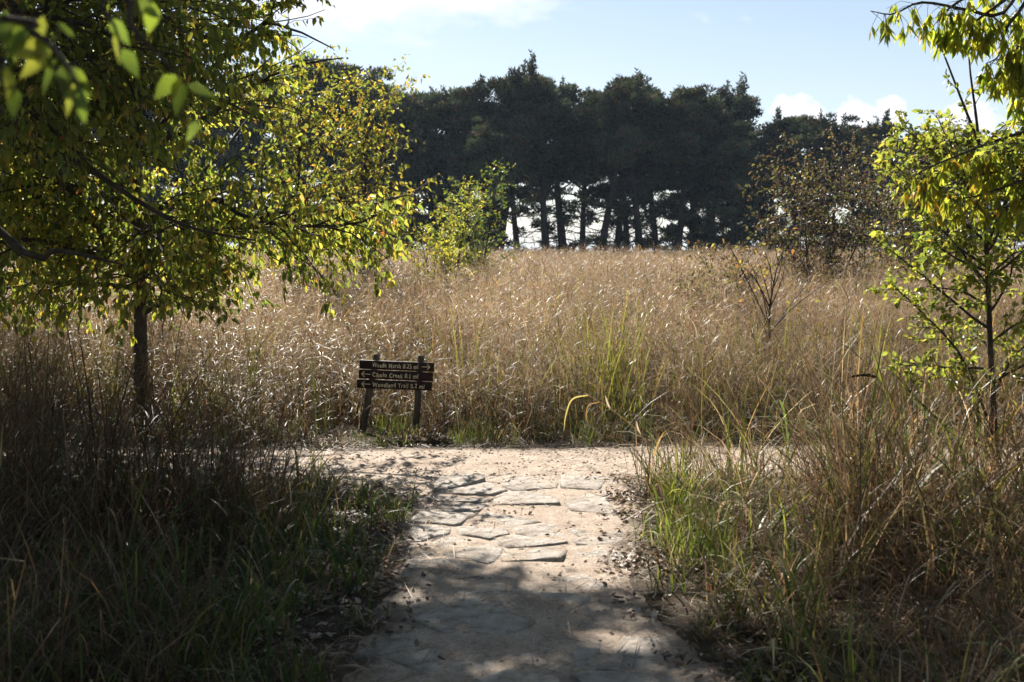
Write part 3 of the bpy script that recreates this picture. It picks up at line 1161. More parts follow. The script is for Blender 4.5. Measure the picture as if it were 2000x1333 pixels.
def shade_tree():
    """Taller tree whose trunk stands beyond the left edge; its limbs droop into view and shade the path."""
    lv = [dict(seg=12, wob=0.04, trop=0.05, kids=24, t0=0.34, r=0.10, taper=0.3),
          dict(seg=10, wob=0.09, trop=-0.03, kids=6, perm=True, t0=0.15, ang=1.1, len=4.3, r=0.05, taper=0.2),
          dict(seg=6, wob=0.14, trop=-0.05, kids=7.5, perm=True, t0=0.15, ang=0.85, len=1.1, r=0.012, flat=0.7, taper=0.3),
          dict(seg=4, wob=0.18, trop=-0.10, leaves=30, ang=0.8, len=0.45, r=0.004, taper=0.5)]
    base = np.array([-4.9, 8.2, 0.0])
    sk = Skeleton(23, lv)

    def keep(p):
        x, y = frame_px(p)
        if p[1] < 3.0 or sunlit_gap(p, sk.rng):
            return False
        lim = 420 if y[0] > 200 else 560
        if p[1] > 0.5 and x[0] > lim and y[0] > -80:
            return False
        if p[2] < 2.3 and x[0] > -40:
            return False
        return True
    sk.keep = keep
    tp = np.array([base + np.array([0.03, 0.03, 1.0]) * i * 0.72 + np.array([0.06 * math.sin(i * 0.8), 0, 0]) for i in range(13)])
    tp[0, 2] = -0.1
    sk.add(tp, 0.15, 0, 0.03)
    for ctrl in ([base + [0.1, 0.1, 3.6], at(60, 270, 8.0), at(150, 315, 7.9), at(300, 412, 7.8), at(390, 450, 7.8), at(500, 470, 7.8)],
                 [base + [0.1, 0.1, 2.9], at(30, 480, 7.7), at(110, 488, 7.6), at(190, 505, 7.6), at(250, 520, 7.7)],
                 [base + [0.1, 0.1, 3.8], at(-40, 60, 7.4), at(60, 110, 7.3), at(140, 190, 7.2), at(190, 250, 7.2)],
                 [base + [0.1, 0.1, 4.0], at(-40, 0, 7.2), at(80, 30, 7.0), at(200, 60, 7.0), at(260, 120, 7.0)],
                 [base + [0.1, 0.1, 4.4], at(0, -40, 7.6), at(150, -20, 7.5), at(300, 20, 7.5), at(400, 90, 7.5)],
                 [base + [0.1, 0.1, 3.4], at(-60, 200, 7.4), at(20, 240, 7.3), at(90, 300, 7.3), at(130, 360, 7.3)],
                 [base + [0.1, 0.1, 3.2], at(-80, 130, 6.9), at(10, 160, 6.8), at(100, 230, 6.8)],
                 [base + [0.1, 0.1, 4.6], at(60, 40, 8.3), at(250, 130, 8.2), at(420, 190, 8.1), at(520, 240, 8.2)],
                 [base + [0.2, 0.1, 5.6], (-2.6, 9.6, 5.6), (-0.9, 10.2, 5.7), (0.6, 10.6, 5.5), (1.4, 10.7, 5.1)],
                 [base + [0.2, 0.1, 6.2], (-2.9, 9.0, 6.4), (-1.4, 9.2, 6.5), (0.1, 9.4, 6.1)],
                 [base + [0.2, 0.1, 5.0], (-3.4, 10.2, 4.9), (-2.0, 11.2, 5.2), (-0.4, 11.8, 5.3), (0.8, 12.0, 5.1)]):
        sk.limb += 1
        sk.add(spline(ctrl, 12), 0.034, 1, 0.005)
    r, n = plant('shade_tree', sk, tuple(base), M['bark'], M['leaf'], LEAFG, [5, 2.5, 4, 0.5, 0.2], 0.066, 0.52, droop=0.7)
    tag(r, 'tall dark tree at the left edge with drooping limbs crossing in front of the elm', 'tree')
    return n


print('elm leaves', elm_by_trail())
print('shade leaves', shade_tree())


def soapberry():
    """Tree beyond the right edge with narrow leaves hanging in bunches; each hanging leaf in view is its own part."""
    lv = [dict(seg=12, wob=0.04, trop=0.05, kids=16, t0=0.5, r=0.08, taper=0.3),
          dict(seg=9, wob=0.08, trop=-0.02, kids=6, perm=True, t0=0.2, ang=1.1, len=3.4, r=0.036, taper=0.2),
          dict(seg=6, wob=0.12, trop=-0.05, kids=5.5, perm=True, t0=0.15, ang=0.8, len=0.85, r=0.009, flat=0.7, taper=0.3),
          dict(seg=4, wob=0.15, trop=-0.12, leaves=34, ang=0.8, len=0.3, r=0.0032, taper=0.5)]
    base = np.array([5.3, 9.4, 0.0])
    sk = Skeleton(31, lv)

    def keep(p):
        x, y = frame_px(p)
        if p[1] < 3.0 or sunlit_gap(p, sk.rng):
            return False
        if x[0] < 1990 and y[0] > -40:
            return False
        return True
    sk.keep = keep
    tp = np.array([base + np.array([-0.02, 0.0, 1.0]) * i * 0.6 + np.array([0.05 * math.sin(i * 0.9), 0, 0]) for i in range(13)])
    tp[0, 2] = -0.1
    sk.add(tp, 0.12, 0, 0.03)
    for ctrl in ([base + [-0.1, 0, 5.0], (3.6, 10.2, 5.2), (2.2, 10.8, 5.3), (1.0, 11.0, 5.0)],
                 [base + [-0.1, 0, 5.6], (3.8, 9.0, 6.0), (2.3, 8.8, 6.1), (1.2, 9.0, 5.9)],
                 [base + [-0.1, 0, 4.4], (4.2, 10.6, 4.9), (3.0, 11.6, 5.3), (1.8, 12.0, 5.4)],
                 [base + [-0.1, 0, 5.2], (4.3, 8.0, 5.8), (3.0, 7.2, 6.2), (1.6, 7.0, 6.2)], [base + [-0.1, 0, 6.0], (4.0, 9.8, 6.8), (2.4, 10.0, 7.2), (0.6, 10.2, 7.3)],
                 [base + [-0.1, 0, 4.8], (4.8, 7.8, 5.0), (4.2, 6.4, 5.0), (3.2, 5.6, 4.8)]):
        sk.limb += 1
        sk.add(spline(ctrl, 12), 0.036, 1)
    sk.keep = None
    # the sprays that hang into the picture, traced limb by limb
    d = 7.3
    sprays = [[(2040, -60, d + 1), (1960, 25, d), (1890, 20, d), (1800, 5, d), (1745, 28, d), (1700, 22, d)],
              [(2060, -40, d + 1), (1985, 30, d), (1960, 70, d), (1950, 110, d), (1925, 125, d)],
              [(2080, -20, d + 1), (2010, 60, d), (1990, 110, d), (1975, 125, d)],
              [(2030, -60, d + 1), (1900, -10, d), (1850, 20, d), (1830, 45, d)],
              [(2060, -60, d + 1), (1950, 10, d), (1900, 45, d), (1880, 50, d)],
              [(2120, 150, d), (2040, 240, d - .2), (1960, 270, d - .3), (1880, 300, d - .3), (1810, 330, d - .3), (1785, 345, d - .3)],
              [(2120, 170, d), (2030, 270, d), (1960, 300, d - .2), (1920, 315, d - .2)],
              [(2120, 190, d), (2040, 330, d - .2), (1990, 355, d - .3), (1900, 385, d - .3), (1850, 385, d - .3)],
              [(2130, 230, d), (2050, 370, d), (1980, 400, d - .2), (1940, 410, d - .3)],
              [(2120, 150, d), (2040, 250, d - .1), (1980, 280, d - .2), (1920, 290, d - .2), (1850, 275, d - .2)],
              [(2120, 160, d), (2040, 300, d - .1), (1970, 330, d - .2), (1900, 345, d - .3), (1830, 370, d - .3)],
              [(2060, -60, d + 1), (1990, 80, d), (1995, 150, d), (1990, 180, d)]]
    hang_p = []
    mbs = []
    for s in sprays:
        ctrl = [base + [-0.1, 0, 3.9 if s[0][1] < 100 else 2.6]] + [at(*q) for q in s]
        pts = spline(ctrl, 22)
        tube_r = np.linspace(0.018, 0.0025, 22)
        sk.limb += 1
        sk.wood.append((sk.limb, pts, tube_r, 1))
        for i in range(8, 22):
            for k in range(sk.rng.integers(1, 5)):
                # a drooping leaf stalk carrying leaflets
                u = sk.rng.uniform(0, 1)
                p = pts[i - 1] * (1 - u) + pts[i] * u
                L = sk.rng.uniform(0.07, 0.2)
                dr = norm(np.array([sk.rng.normal(0, 0.7), sk.rng.normal(0, 0.7), -0.5 + sk.rng.normal(0, 0.35)]))
                e = p + dr * L * 0.5 + np.array([0, 0, -0.02])
                e2 = e + norm(dr + np.array([0, 0, -0.9])) * L * 0.5
                sk.wood.append((sk.limb, np.array([p, e, e2]), np.array([0.002, 0.0016, 0.001]), 3))
                for q in range(sk.rng.integers(4, 8)):
                    f = sk.rng.uniform(0.3, 1)
                    hang_p.append((e * (1 - f) + e2 * f, norm(np.array([sk.rng.normal(0, 0.42), sk.rng.normal(0, 0.42), -1.0]))))
    PAL = [(0.14, 0.16, 0.025), (0.10, 0.135, 0.02), (0.18, 0.18, 0.03), (0.07, 0.10, 0.02), (0.22, 0.15, 0.03)]
    r, n = plant('soapberry_tree', sk, tuple(base), M['bark'], M['leaf'], PAL, [3, 3, 2, 2, 0.3], 0.075, 0.26, droop=1.1)
    tag(r, 'tree at the right edge with long narrow leaves hanging in bunches', 'tree')
    # hanging leaves: the 300 that show largest are parts of their own, sharing a few shapes
    rng = R(88)
    shapes = []
    for k in range(10):
        mb = MB()
        leaf_shape(mb, np.zeros((1, 3)), np.array([[0, 0, -1.0]]), np.array([[0.2 * rng.normal(), 1.0, 0.1]]), np.array([1.0]), rng.uniform(0.22, 0.32),
                   pick(rng, 1, PAL, [3, 3, 2.5, 1.5, 0.25]), fold=0.5, droop=0.0)
        shapes.append(mb.mesh('leaf', M['leaf']))
    order = sorted(range(len(hang_p)), key=lambda i: hang_p[i][0][1] + (0 if 1650 < frame_px(hang_p[i][0])[0][0] < 2000 else 100))
    rest = MB()
    for c, i in enumerate(order):
        p, dd = hang_p[i]
        L = rng.uniform(0.06, 0.11)
        if c < 300:
            o = link('leaf', shapes[rng.integers(0, 10)], r, tuple(p - base))
            o.rotation_euler = (rng.normal(0, 0.38), rng.normal(0, 0.38), rng.uniform(0, 6.28))
            o.scale = (L, L, L)
        else:
            leaf_shape(rest, p[None] - base, dd[None], rng.normal(0, 1, (1, 3)), np.array([L]), 0.27, pick(rng, 1, PAL, [3, 3, 2.5, 1.5, 0.25]), 0.5, 0.0)
    o = link('hanging_leaves', rest.mesh('hanging_leaves', M['leaf']), r)
    o['kind'] = 'stuff'
    return n, len(hang_p)


print('soapberry', soapberry())


def woodland():
    """The wood the path comes out of: trees round and behind the camera that close the sky over the shaded foreground."""
    lv = [dict(seg=10, wob=0.04, trop=0.05, kids=22, t0=0.42, r=0.09, taper=0.3),
          dict(seg=8, wob=0.10, trop=-0.02, kids=3.5, perm=True, t0=0.2, ang=1.1, len=4.5, r=0.045, taper=0.2),
          dict(seg=5, wob=0.14, trop=-0.05, kids=5, perm=True, t0=0.15, ang=0.85, len=1.3, r=0.012, flat=0.7, taper=0.3),
          dict(seg=3, wob=0.18, trop=-0.10, leaves=20, ang=0.8, len=0.5, r=0.005, taper=0.5)]
    protos = []
    for k in range(2):
        sk = Skeleton(900 + k, lv)
        tp = np.array([np.array([0.02 * (1 - 2 * k), 0.02, 1.0]) * i * 0.85 + np.array([0.06 * math.sin(i), 0.05 * math.cos(i * 1.3), 0]) for i in range(11)])
        tp[0, 2] = -0.1
        sk.add(tp, 0.16, 0, 0.03)
        r, n = plant('woodland_tree', sk, (0, 0, 0), M['bark'], M['leaf'], LEAFG, [5, 2.5, 4, 0.5, 0.2], 0.15, 0.55, droop=0.6)
        protos.append(r)
        print('woodland', n)
    where = [(3.0, 4.1, 'put in unseen over the path to block skylight'), (3.9, 5.6, 'put in unseen by the right grass bank to block skylight'), (-4.6, 3.0, 'beside the verge left of the path'), (4.7, 3.6, 'beside the verge right of the path'), (-6.2, -1.5, 'back along the path, left side'),  # first pair: unseen trees added to block more skylight from the foreground
             (4.4, -2.2, 'back along the path, right side'), (-1.9, -5.2, 'close to the path deep in the wood'), (2.3, -8.0, 'right of the path deep in the wood'),
             (-8.2, 4.6, 'behind the verge tree on the left'), (8.4, 4.8, 'behind the verge tree on the right'), (-5.6, -8.5, 'far back in the wood, left of the path'), (7.6, -6.5, 'far back in the wood, right of the path')]
    for i, (x, y, w) in enumerate(where):
        src = protos[i % 2]
        if i < 2:
            r = src
        else:
            r = src.copy()
            col.objects.link(r)
            for c in src.children:
                k = c.copy()
                col.objects.link(k)
                k.parent = r
        r.location = (x, y, 0)
        r.rotation_euler = (0, 0, i * 1.9)
        tag(r, 'tall leafy woodland tree ' + w, 'tree', 'trees of the wood the path leaves')


woodland()


def small_trees():
    # young tree at the right with small bright leaves and a thin trunk
    lv = [dict(seg=10, wob=0.03, trop=0.05, kids=36, t0=0.2, r=0.03, taper=0.3),
          dict(seg=8, wob=0.11, trop=0.01, kids=17, perm=True, t0=0.12, ang=1.05, len=0.95, r=0.011, taper=0.3),
          dict(seg=4, wob=0.16, trop=0.0, leaves=85, ang=0.85, len=0.26, r=0.0035, taper=0.5)]
    d = 7.5
    base = at(1945, 1000, d)
    base[2] = 0
    sk = Skeleton(51, lv)
    top = [base, at(1943, 850, d), at(1935, 700, d), at(1930, 560, d), at(1925, 450, d), at(1915, 330, d), at(1908, 240, d), at(1896, 150, d), at(1890, 80, d)]
    tp = spline(top, 18)
    tp[0, 2] = -0.05

    def keep(p):
        x, y = frame_px(p)
        return x[0] > 1700 and y[0] < 820 and (y[0] > 230 or sk.rng.uniform() < 0.2)
    sk.keep = keep
    sk.add(tp, 0.026, 0, 0.004)
    for ctrl in ([at(1940, 850, d), at(1880, 700, d - .2), at(1800, 610, d - .3), at(1740, 555, d - .3)],
                 [at(1930, 560, d), at(1860, 470, d + .2), at(1790, 400, d + .3), at(1745, 330, d + .4)],
                 [at(1912, 280, d), at(1880, 200, d), at(1845, 110, d), at(1838, 92, d)],
                 [at(1945, 760, d), at(1985, 690, d), at(2050, 650, d)],
                 [at(1930, 480, d), at(1960, 400, d), at(2020, 330, d + .2)],
                 [at(1930, 440, d), at(1870, 340, d + .2), at(1790, 270, d + .3), at(1760, 250, d + .3)],
                 [at(1922, 400, d), at(1870, 380, d + .3), at(1800, 350, d + .4)], [at(1918, 360, d), at(1950, 300, d + .2), at(1990, 270, d + .3)],
                 [at(1915, 330, d), at(1860, 290, d + .3), at(1830, 255, d + .4)], [at(1925, 520, d), at(1860, 480, d + .1), at(1790, 470, d + .1)],
                 [at(1930, 600, d), at(1880, 570, d), at(1810, 560, d)], [at(1930, 540, d), at(1975, 500, d), at(2020, 470, d)]):
        sk.limb += 1
        sk.add(spline(ctrl, 9), 0.011, 1)
    r, n = plant('young_tree', sk, tuple(base), M['twig'], M['leaf'], [(0.085, 0.105, 0.024), (0.115, 0.125, 0.028), (0.055, 0.078, 0.022), (0.19, 0.165, 0.035)],
                 [4, 3, 2, 0.4], 0.046, 0.62, droop=0.15, spread=0.9, updir=0.3, sides=[7, 5, 3])
    tag(r, 'young tree with thin trunk and small bright green leaves in the right hand grass', 'tree')
    print('young tree', n)

    # two young yellowing elms in the field, behind the leafy elm
    for seed, xb, d, ytop, lab, wd, shift in ((61, 708, 18.5, 178, 'young elm with sparse yellow leaves, topmost twigs against the evergreens', 1.5, 30),
                                              (62, 580, 17.5, 175, 'young green elm close beside the sparse yellow elm', 1.35, 20)):
        base = at(xb, 490, d)
        base[2] = 0
        h = at(xb, ytop, d)[2]
        lv = [dict(seg=10, wob=0.03, trop=0.05, kids=44, t0=0.25, r=0.04, taper=0.2),
              dict(seg=8, wob=0.10, trop=0.05, kids=13, perm=True, t0=0.12, ang=0.95, len=wd, r=0.014, taper=0.3),
              dict(seg=4, wob=0.16, trop=0.0, leaves=46, ang=0.8, len=0.36, r=0.0045, taper=0.5)]
        sk = Skeleton(seed, lv)
        tp = np.array([base + np.array([0.15 * (i / 10) ** 2 * shift / 30, 0, h * i / 10]) for i in range(11)])
        tp[0, 2] = -0.05
        sk.add(tp, 0.045, 0, 0.006)
        r, n = plant('young_elm', sk, tuple(base), M['twig'], M['leaf_pale'], [(0.15, 0.16, 0.03), (0.10, 0.125, 0.022), (0.23, 0.19, 0.035), (0.3, 0.2, 0.03)],
                     [3, 3, 2.5 if seed == 61 else 1, 0.6], 0.082, 0.5, droop=0.5, sides=[7, 4, 3], thin=0.42 if seed == 61 else 0.5)
        tag(r, lab, 'tree', 'young elms in the field')
        print('young elm', n)

    # bush at the far edge of the field
    for seed, xb, d, ytop, wd, lab, pal in ((63, 920, 22.0, 342, 0.95, 'leafy green bush standing in the field before the evergreen row',
                                             [(0.07, 0.115, 0.025), (0.12, 0.14, 0.03), (0.18, 0.16, 0.03)]),
                                            (64, 868, 19.0, 395, 0.7, 'low yellow green bush at the foot of the green bush',
                                             [(0.16, 0.16, 0.03), (0.11, 0.13, 0.025), (0.25, 0.19, 0.03)])):
        base = at(xb, 490, d)
        base[2] = 0
        h = at(xb, ytop, d)[2]
        lv = [dict(seg=8, wob=0.05, trop=0.03, kids=16, t0=0.15, r=0.03, taper=0.2),
              dict(seg=7, wob=0.10, trop=0.10, kids=9, perm=True, t0=0.15, ang=0.7, len=wd, r=0.012, taper=0.3),
              dict(seg=4, wob=0.16, trop=0.05, leaves=48, ang=0.7, len=0.34, r=0.005, taper=0.5)]
        sk = Skeleton(seed, lv)
        for k in range(4):
            a = k * 1.6
            tp = np.array([base + np.array([math.cos(a) * 0.55 * (i / 8) * wd, math.sin(a) * 0.5 * (i / 8), h * (1 - 0.12 * k) * i / 8]) for i in range(9)])
            tp[0, 2] = -0.05
            sk.add(tp, 0.03, 0, 0.006)
        r, n = plant('field_bush', sk, tuple(base), M['twig'], M['leaf_pale'], pal, [4, 3, 1], 0.065, 0.42, droop=-0.1, sides=[6, 4, 3])
        tag(r, lab, 'bush')
        print('bush', n)

    # big scraggly shrub at the right of the field
    for seed, xb, d, ytop, wd, nst, lab, th in ((65, 1600, 19.0, 285, 1.1, 9, 'large scraggly shrub with sparse brown and green leaves in the field', 0.75),
                                                (66, 1420, 15.5, 495, 0.6, 5, 'low grey green shrub among the dry grass beside the scraggly shrub', 0.8),
                                                (67, 1790, 21.0, 270, 1.1, 7, 'dense scraggly shrub partly hidden by the bright green young tree', 1.0)):
        base = at(xb, 490, d)
        base[2] = 0
        h = at(xb, ytop, d)[2]
        lv = [dict(seg=8, wob=0.07, trop=0.02, kids=14, t0=0.2, r=0.02, taper=0.25),
              dict(seg=7, wob=0.16, trop=0.02, kids=13, perm=True, t0=0.12, ang=0.8, len=wd, r=0.010, taper=0.3),
              dict(seg=4, wob=0.2, trop=0.0, leaves=34, ang=0.9, len=0.36, r=0.005, taper=0.5)]
        sk = Skeleton(seed, lv)
        for k in range(nst):
            a = k * 2.4
            s = 0.25 + 0.75 * (k / nst)
            tp = np.array([base + np.array([math.cos(a) * wd * 1.2 * s * (i / 8) ** 0.8, math.sin(a) * wd * s * (i / 8), h * (1.08 - 0.4 * s) * i / 8]) + sk.rng.normal(0, 0.03, 3) for i in range(9)])
            tp[0, 2] = -0.05
            sk.add(tp, 0.022, 0, 0.005)
        r, n = plant('field_shrub', sk, tuple(base), M['twig'], M['leaf_pale'], [(0.065, 0.045, 0.032), (0.075, 0.085, 0.032), (0.04, 0.032, 0.024), (0.18, 0.13, 0.05)],
                     [3, 2.5, 3, 0.5], 0.055, 0.6, droop=0.3, sides=[6, 4, 3], thin=th)
        tag(r, lab, 'shrub')
        print('shrub', n)

    # nearly bare sapling
    d = 12.6
    base = at(1507, 790, d)
    base[2] = 0
    lv = [dict(seg=8, wob=0.03, trop=0.02, kids=12, t0=0.3, r=0.02, taper=0.3),
          dict(seg=7, wob=0.10, trop=0.06, kids=6, perm=True, t0=0.2, ang=0.6, len=0.9, r=0.008, taper=0.3),
          dict(seg=4, wob=0.16, trop=0.04, leaves=9, ang=0.7, len=0.25, r=0.003, taper=0.5)]
    sk = Skeleton(68, lv)
    sk.add(spline([base + [0, 0, -0.05], at(1505, 700, d), at(1502, 620, d), at(1510, 560, d), at(1522, 500, d)], 10), 0.022, 0, 0.005)
    for ctrl in ([at(1503, 640, d), at(1470, 570, d), at(1430, 490, d), at(1415, 470, d)], [at(1502, 650, d), at(1550, 600, d), at(1610, 555, d)],
                 [at(1503, 600, d), at(1475, 545, d), at(1450, 520, d)]):
        sk.limb += 1
        sk.add(spline(ctrl, 8), 0.010, 1)
    r, n = plant('bare_sapling', sk, tuple(base), M['twig'], M['leaf_pale'], [(0.2, 0.15, 0.04), (0.13, 0.12, 0.035), (0.16, 0.09, 0.035)], [2, 3, 1], 0.055, 0.55, droop=0.5, sides=[6, 4, 3])
    tag(r, 'nearly bare sapling with a few yellow leaves standing in the dry grass', 'sapling')


small_trees()


def near_branch():
    """Slender tree beside the camera, just out of view; one of its branches hangs soft-focused into the top left."""
    base = np.array([-1.75, 1.5, 0.0])
    root = empty('hackberry_sapling', tuple(base))
    tag(root, 'hackberry branch with large soft green leaves close in front of the elm', 'tree')
    rng = R(9)
    mb = MB()
    tp = spline([base + [0, 0, -0.05], base + [0.05, 0.02, 1.0], base + [-0.03, 0.05, 2.0], base + [0.05, 0.1, 3.0]], 14)
    tube(mb, tp - base, np.linspace(0.03, 0.012, 14), 8)
    link('trunk', mb.mesh('trunk', M['bark'], True), root)
    stems = [[base + [0, 0.05, 2.1], at(-60, 30, 1.75), at(60, 60, 1.75), at(130, 125, 1.72), at(150, 170, 1.7)],
             [base + [0, 0.05, 2.25], at(60, -60, 1.8), at(200, 20, 1.8), at(240, 95, 1.8)],
             [base + [0, 0.05, 2.3], at(100, -90, 2.0), at(260, 60, 2.0), at(330, 130, 2.0), at(365, 165, 2.0)],
             [base + [0, 0.05, 1.9], at(-120, 110, 1.7), at(-20, 150, 1.7), at(30, 175, 1.7)]]
    for s in stems:
        mb = MB()
        pts = spline(s, 16)
        tube(mb, pts - base, np.linspace(0.008, 0.0015, 16), 5)
        link('branch', mb.mesh('branch', M['twig'], True), root)
    # (photo x, photo y of leaf base, distance, angle clockwise from straight down, length)
    lv = [(110, 115, 1.74, 0.5, .062), (125, 122, 1.73, -0.25, .066), (140, 130, 1.72, -0.6, .055), (100, 100, 1.74, 0.9, .07), (150, 165, 1.70, -0.15, .06),
          (148, 160, 1.7, 0.35, .055), (60, 55, 1.75, 0.6, .06), (75, 62, 1.75, -0.2, .05), (40, 45, 1.76, 0.2, .062), (95, 90, 1.75, 1.3, .06),
          (110, 45, 1.79, -1.0, .05), (85, 30, 1.78, 0.3, .05), (362, 160, 2.0, 0.15, .068), (365, 165, 2.0, -1.2, .05), (345, 145, 2.0, 0.7, .06),
          (350, 150, 2.0, -0.4, .055), (240, 95, 1.8, -0.5, .06), (225, 60, 1.8, 0.25, .055), (215, 35, 1.8, -0.6, .05), (270, 0, 1.8, -0.9, .055),
          (300, 5, 1.8, 0.2, .05), (15, 130, 1.7, 0.3, .06), (30, 172, 1.7, -0.2, .055), (-5, 140, 1.7, 0.6, .06), (10, 20, 1.76, 0.1, .06), (385, 235, 2.0, 0.3, .045)]
    shapes = []
    for k in range(6):
        m_ = MB()
        leaf_shape(m_, np.zeros((1, 3)), np.array([[0, 0, -1.0]]), np.array([[0.25 * rng.normal(), -1.0, 0.2]]), np.array([1.0]), rng.uniform(0.42, 0.56),
                   pick(rng, 1, [(0.10, 0.135, 0.025), (0.05, 0.075, 0.018), (0.13, 0.15, 0.03)], [1, 1, 1]), fold=0.35, droop=0.0)
        shapes.append(m_.mesh('leaf', M['leaf']))
    for i, (x, y, d, a, L) in enumerate(lv):
        o = link('leaf', shapes[i % 6], root, tuple(at(x, y, d) - base))
        o.rotation_euler = (rng.normal(0, 0.35), a, rng.normal(0, 0.7))
        o.scale = (L, L, L)


near_branch()

# ------------------------------------------------------------------ grasses
def spots(rng, x0, x1, y0, y1, density):
    n = int((x1 - x0) * (y1 - y0) * density)
    return np.stack([rng.uniform(x0, x1, n), rng.uniform(y0, y1, n), np.zeros(n)], 1)


def in_view(P, margin=1.5):
    return np.abs(P[:, 0]) < P[:, 1] * 0.47 + margin


def mass(mb, rng, P, h, k, spread, w, th, bd, pb, wb, pt, wt, segs=4, var=0.45, twist=0.6):
    """k blades round every point of P, each bunch h tall."""
    n = len(P) * k
    B = np.repeat(P[:, :2], k, 0) + disc(rng, n, 1.0) * (spread if np.isscalar(spread) else np.repeat(spread, k)[:, None])
    hh = np.repeat(h, k) * rng.uniform(1 - var, 1 + var, n)
    # bunches have a shade of their own
    tone = np.repeat(rng.uniform(0.75, 1.25, (len(P), 1)), k, 0)
    return blades(mb, rng, n, B, rng.uniform(0, 6.283, n), rng.uniform(th[0], th[1], n), rng.uniform(bd[0], bd[1], n), hh, w * rng.uniform(0.55, 1.35, n), segs,
                  pick(rng, n, pb, wb) * tone, pick(rng, n, pt, wt) * tone, twist)


def dry_mass(mb, rng, P, h, k=34, green=0.8, w=0.008, spread=0.17, segs=4, lean=0.5, old=1.0):  # old weights the mix towards darker browns
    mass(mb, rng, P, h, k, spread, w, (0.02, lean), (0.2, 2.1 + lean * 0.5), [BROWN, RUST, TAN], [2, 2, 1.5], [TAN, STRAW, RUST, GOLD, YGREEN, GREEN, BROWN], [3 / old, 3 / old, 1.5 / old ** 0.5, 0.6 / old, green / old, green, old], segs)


def stalk_mass(mb, rng, P, h, k=6, heads=12, wid=0.0014, spk=0.0065, sw=0.0045):
    Q = mass(mb, rng, P, h, k, 0.16, sw, (0.0, 0.16), (0.05, 0.55), [RUST, TAN, BROWN], [2, 2, 1], [TAN, STRAW, FLUFF], [1, 1, 2], 4, 0.18)
    seed_heads(mb, rng, Q, heads, 0.17, [FLUFF, TAN, (0.27, 0.19, 0.14)], wid, spk)
    curl_leaves(mb, rng, Q, 7, 0.12, 0.34, sw * 1.9, [TAN, STRAW, RUST, BROWN, YGREEN, GOLD], [3, 1.3, 3, 3, 2, 0.8])


def curl_leaves(mb, rng, Q, per, lmin, lmax, w, pal, wt):
    """Short curling leaves all the way up stems whose centre lines are Q."""
    n, k, _ = Q.shape
    m = n * per
    i, j = rng.integers(0, n, m), rng.integers(1, k - 1, m)
    f = rng.uniform(0, 1, (m, 1))
    b = Q[i, j] * (1 - f) + Q[i, j + 1] * f
    c = pick(rng, m, pal, wt)
    blades(mb, rng, m, b, rng.uniform(0, 6.283, m), rng.uniform(0.2, 1.0, m), rng.uniform(0.8, 2.8, m), rng.uniform(lmin, lmax, m), w * rng.uniform(0.6, 1.3, m), 4, c * 0.85, c, 1.2, 1.0)


def green_mass(mb, rng, P, h, k=40, w=0.006, yellow=1.0, dry=0.5, spread=0.12, shade=1.0):
    mass(mb, rng, P, h, k, spread, w, (0.02, 0.6), (0.1, 1.7), [GREEN, DGREEN, TAN], [2, 1, dry], [GREEN, YGREEN, DGREEN, STRAW], [2, 2 * yellow, 1, dry])


def weed_mass(mb, rng, P, h, k=12, spread=0.25, w=0.0055):
    Q = mass(mb, rng, P, h, k, spread, w, (0.02, 0.5), (0.1, 1.4), [BROWN, RUST], [4, 1], [BROWN, RUST, TAN, DGREEN], [4, 1, 1, 1], 6, 0.35)
    m = len(Q) * 2
    i, j = rng.integers(0, len(Q), m), rng.integers(2, 6, m)
    L = np.repeat(np.repeat(h, k), 2) * rng.uniform(0.15, 0.45, m)
    blades(mb, rng, m, Q[i, j], rng.uniform(0, 6.283, m), rng.uniform(0.4, 1.3, m), rng.uniform(0.1, 1.4, m), L,
           rng.uniform(0.003, 0.009, m), 3, pick(rng, m, [BROWN, RUST, TAN], [4, 1, 1]), pick(rng, m, [BROWN, TAN, GREEN, DGREEN], [3, 2, 1, 1]))


def stuff_mesh(name, mb, label):
    return tag(link(name, mb.mesh(name, M['grass'])), label, 'grass', kind='stuff')


SIGN_X = at(765, 846, ground_d(846))[0]
SIGN_Y = ground_d(846)


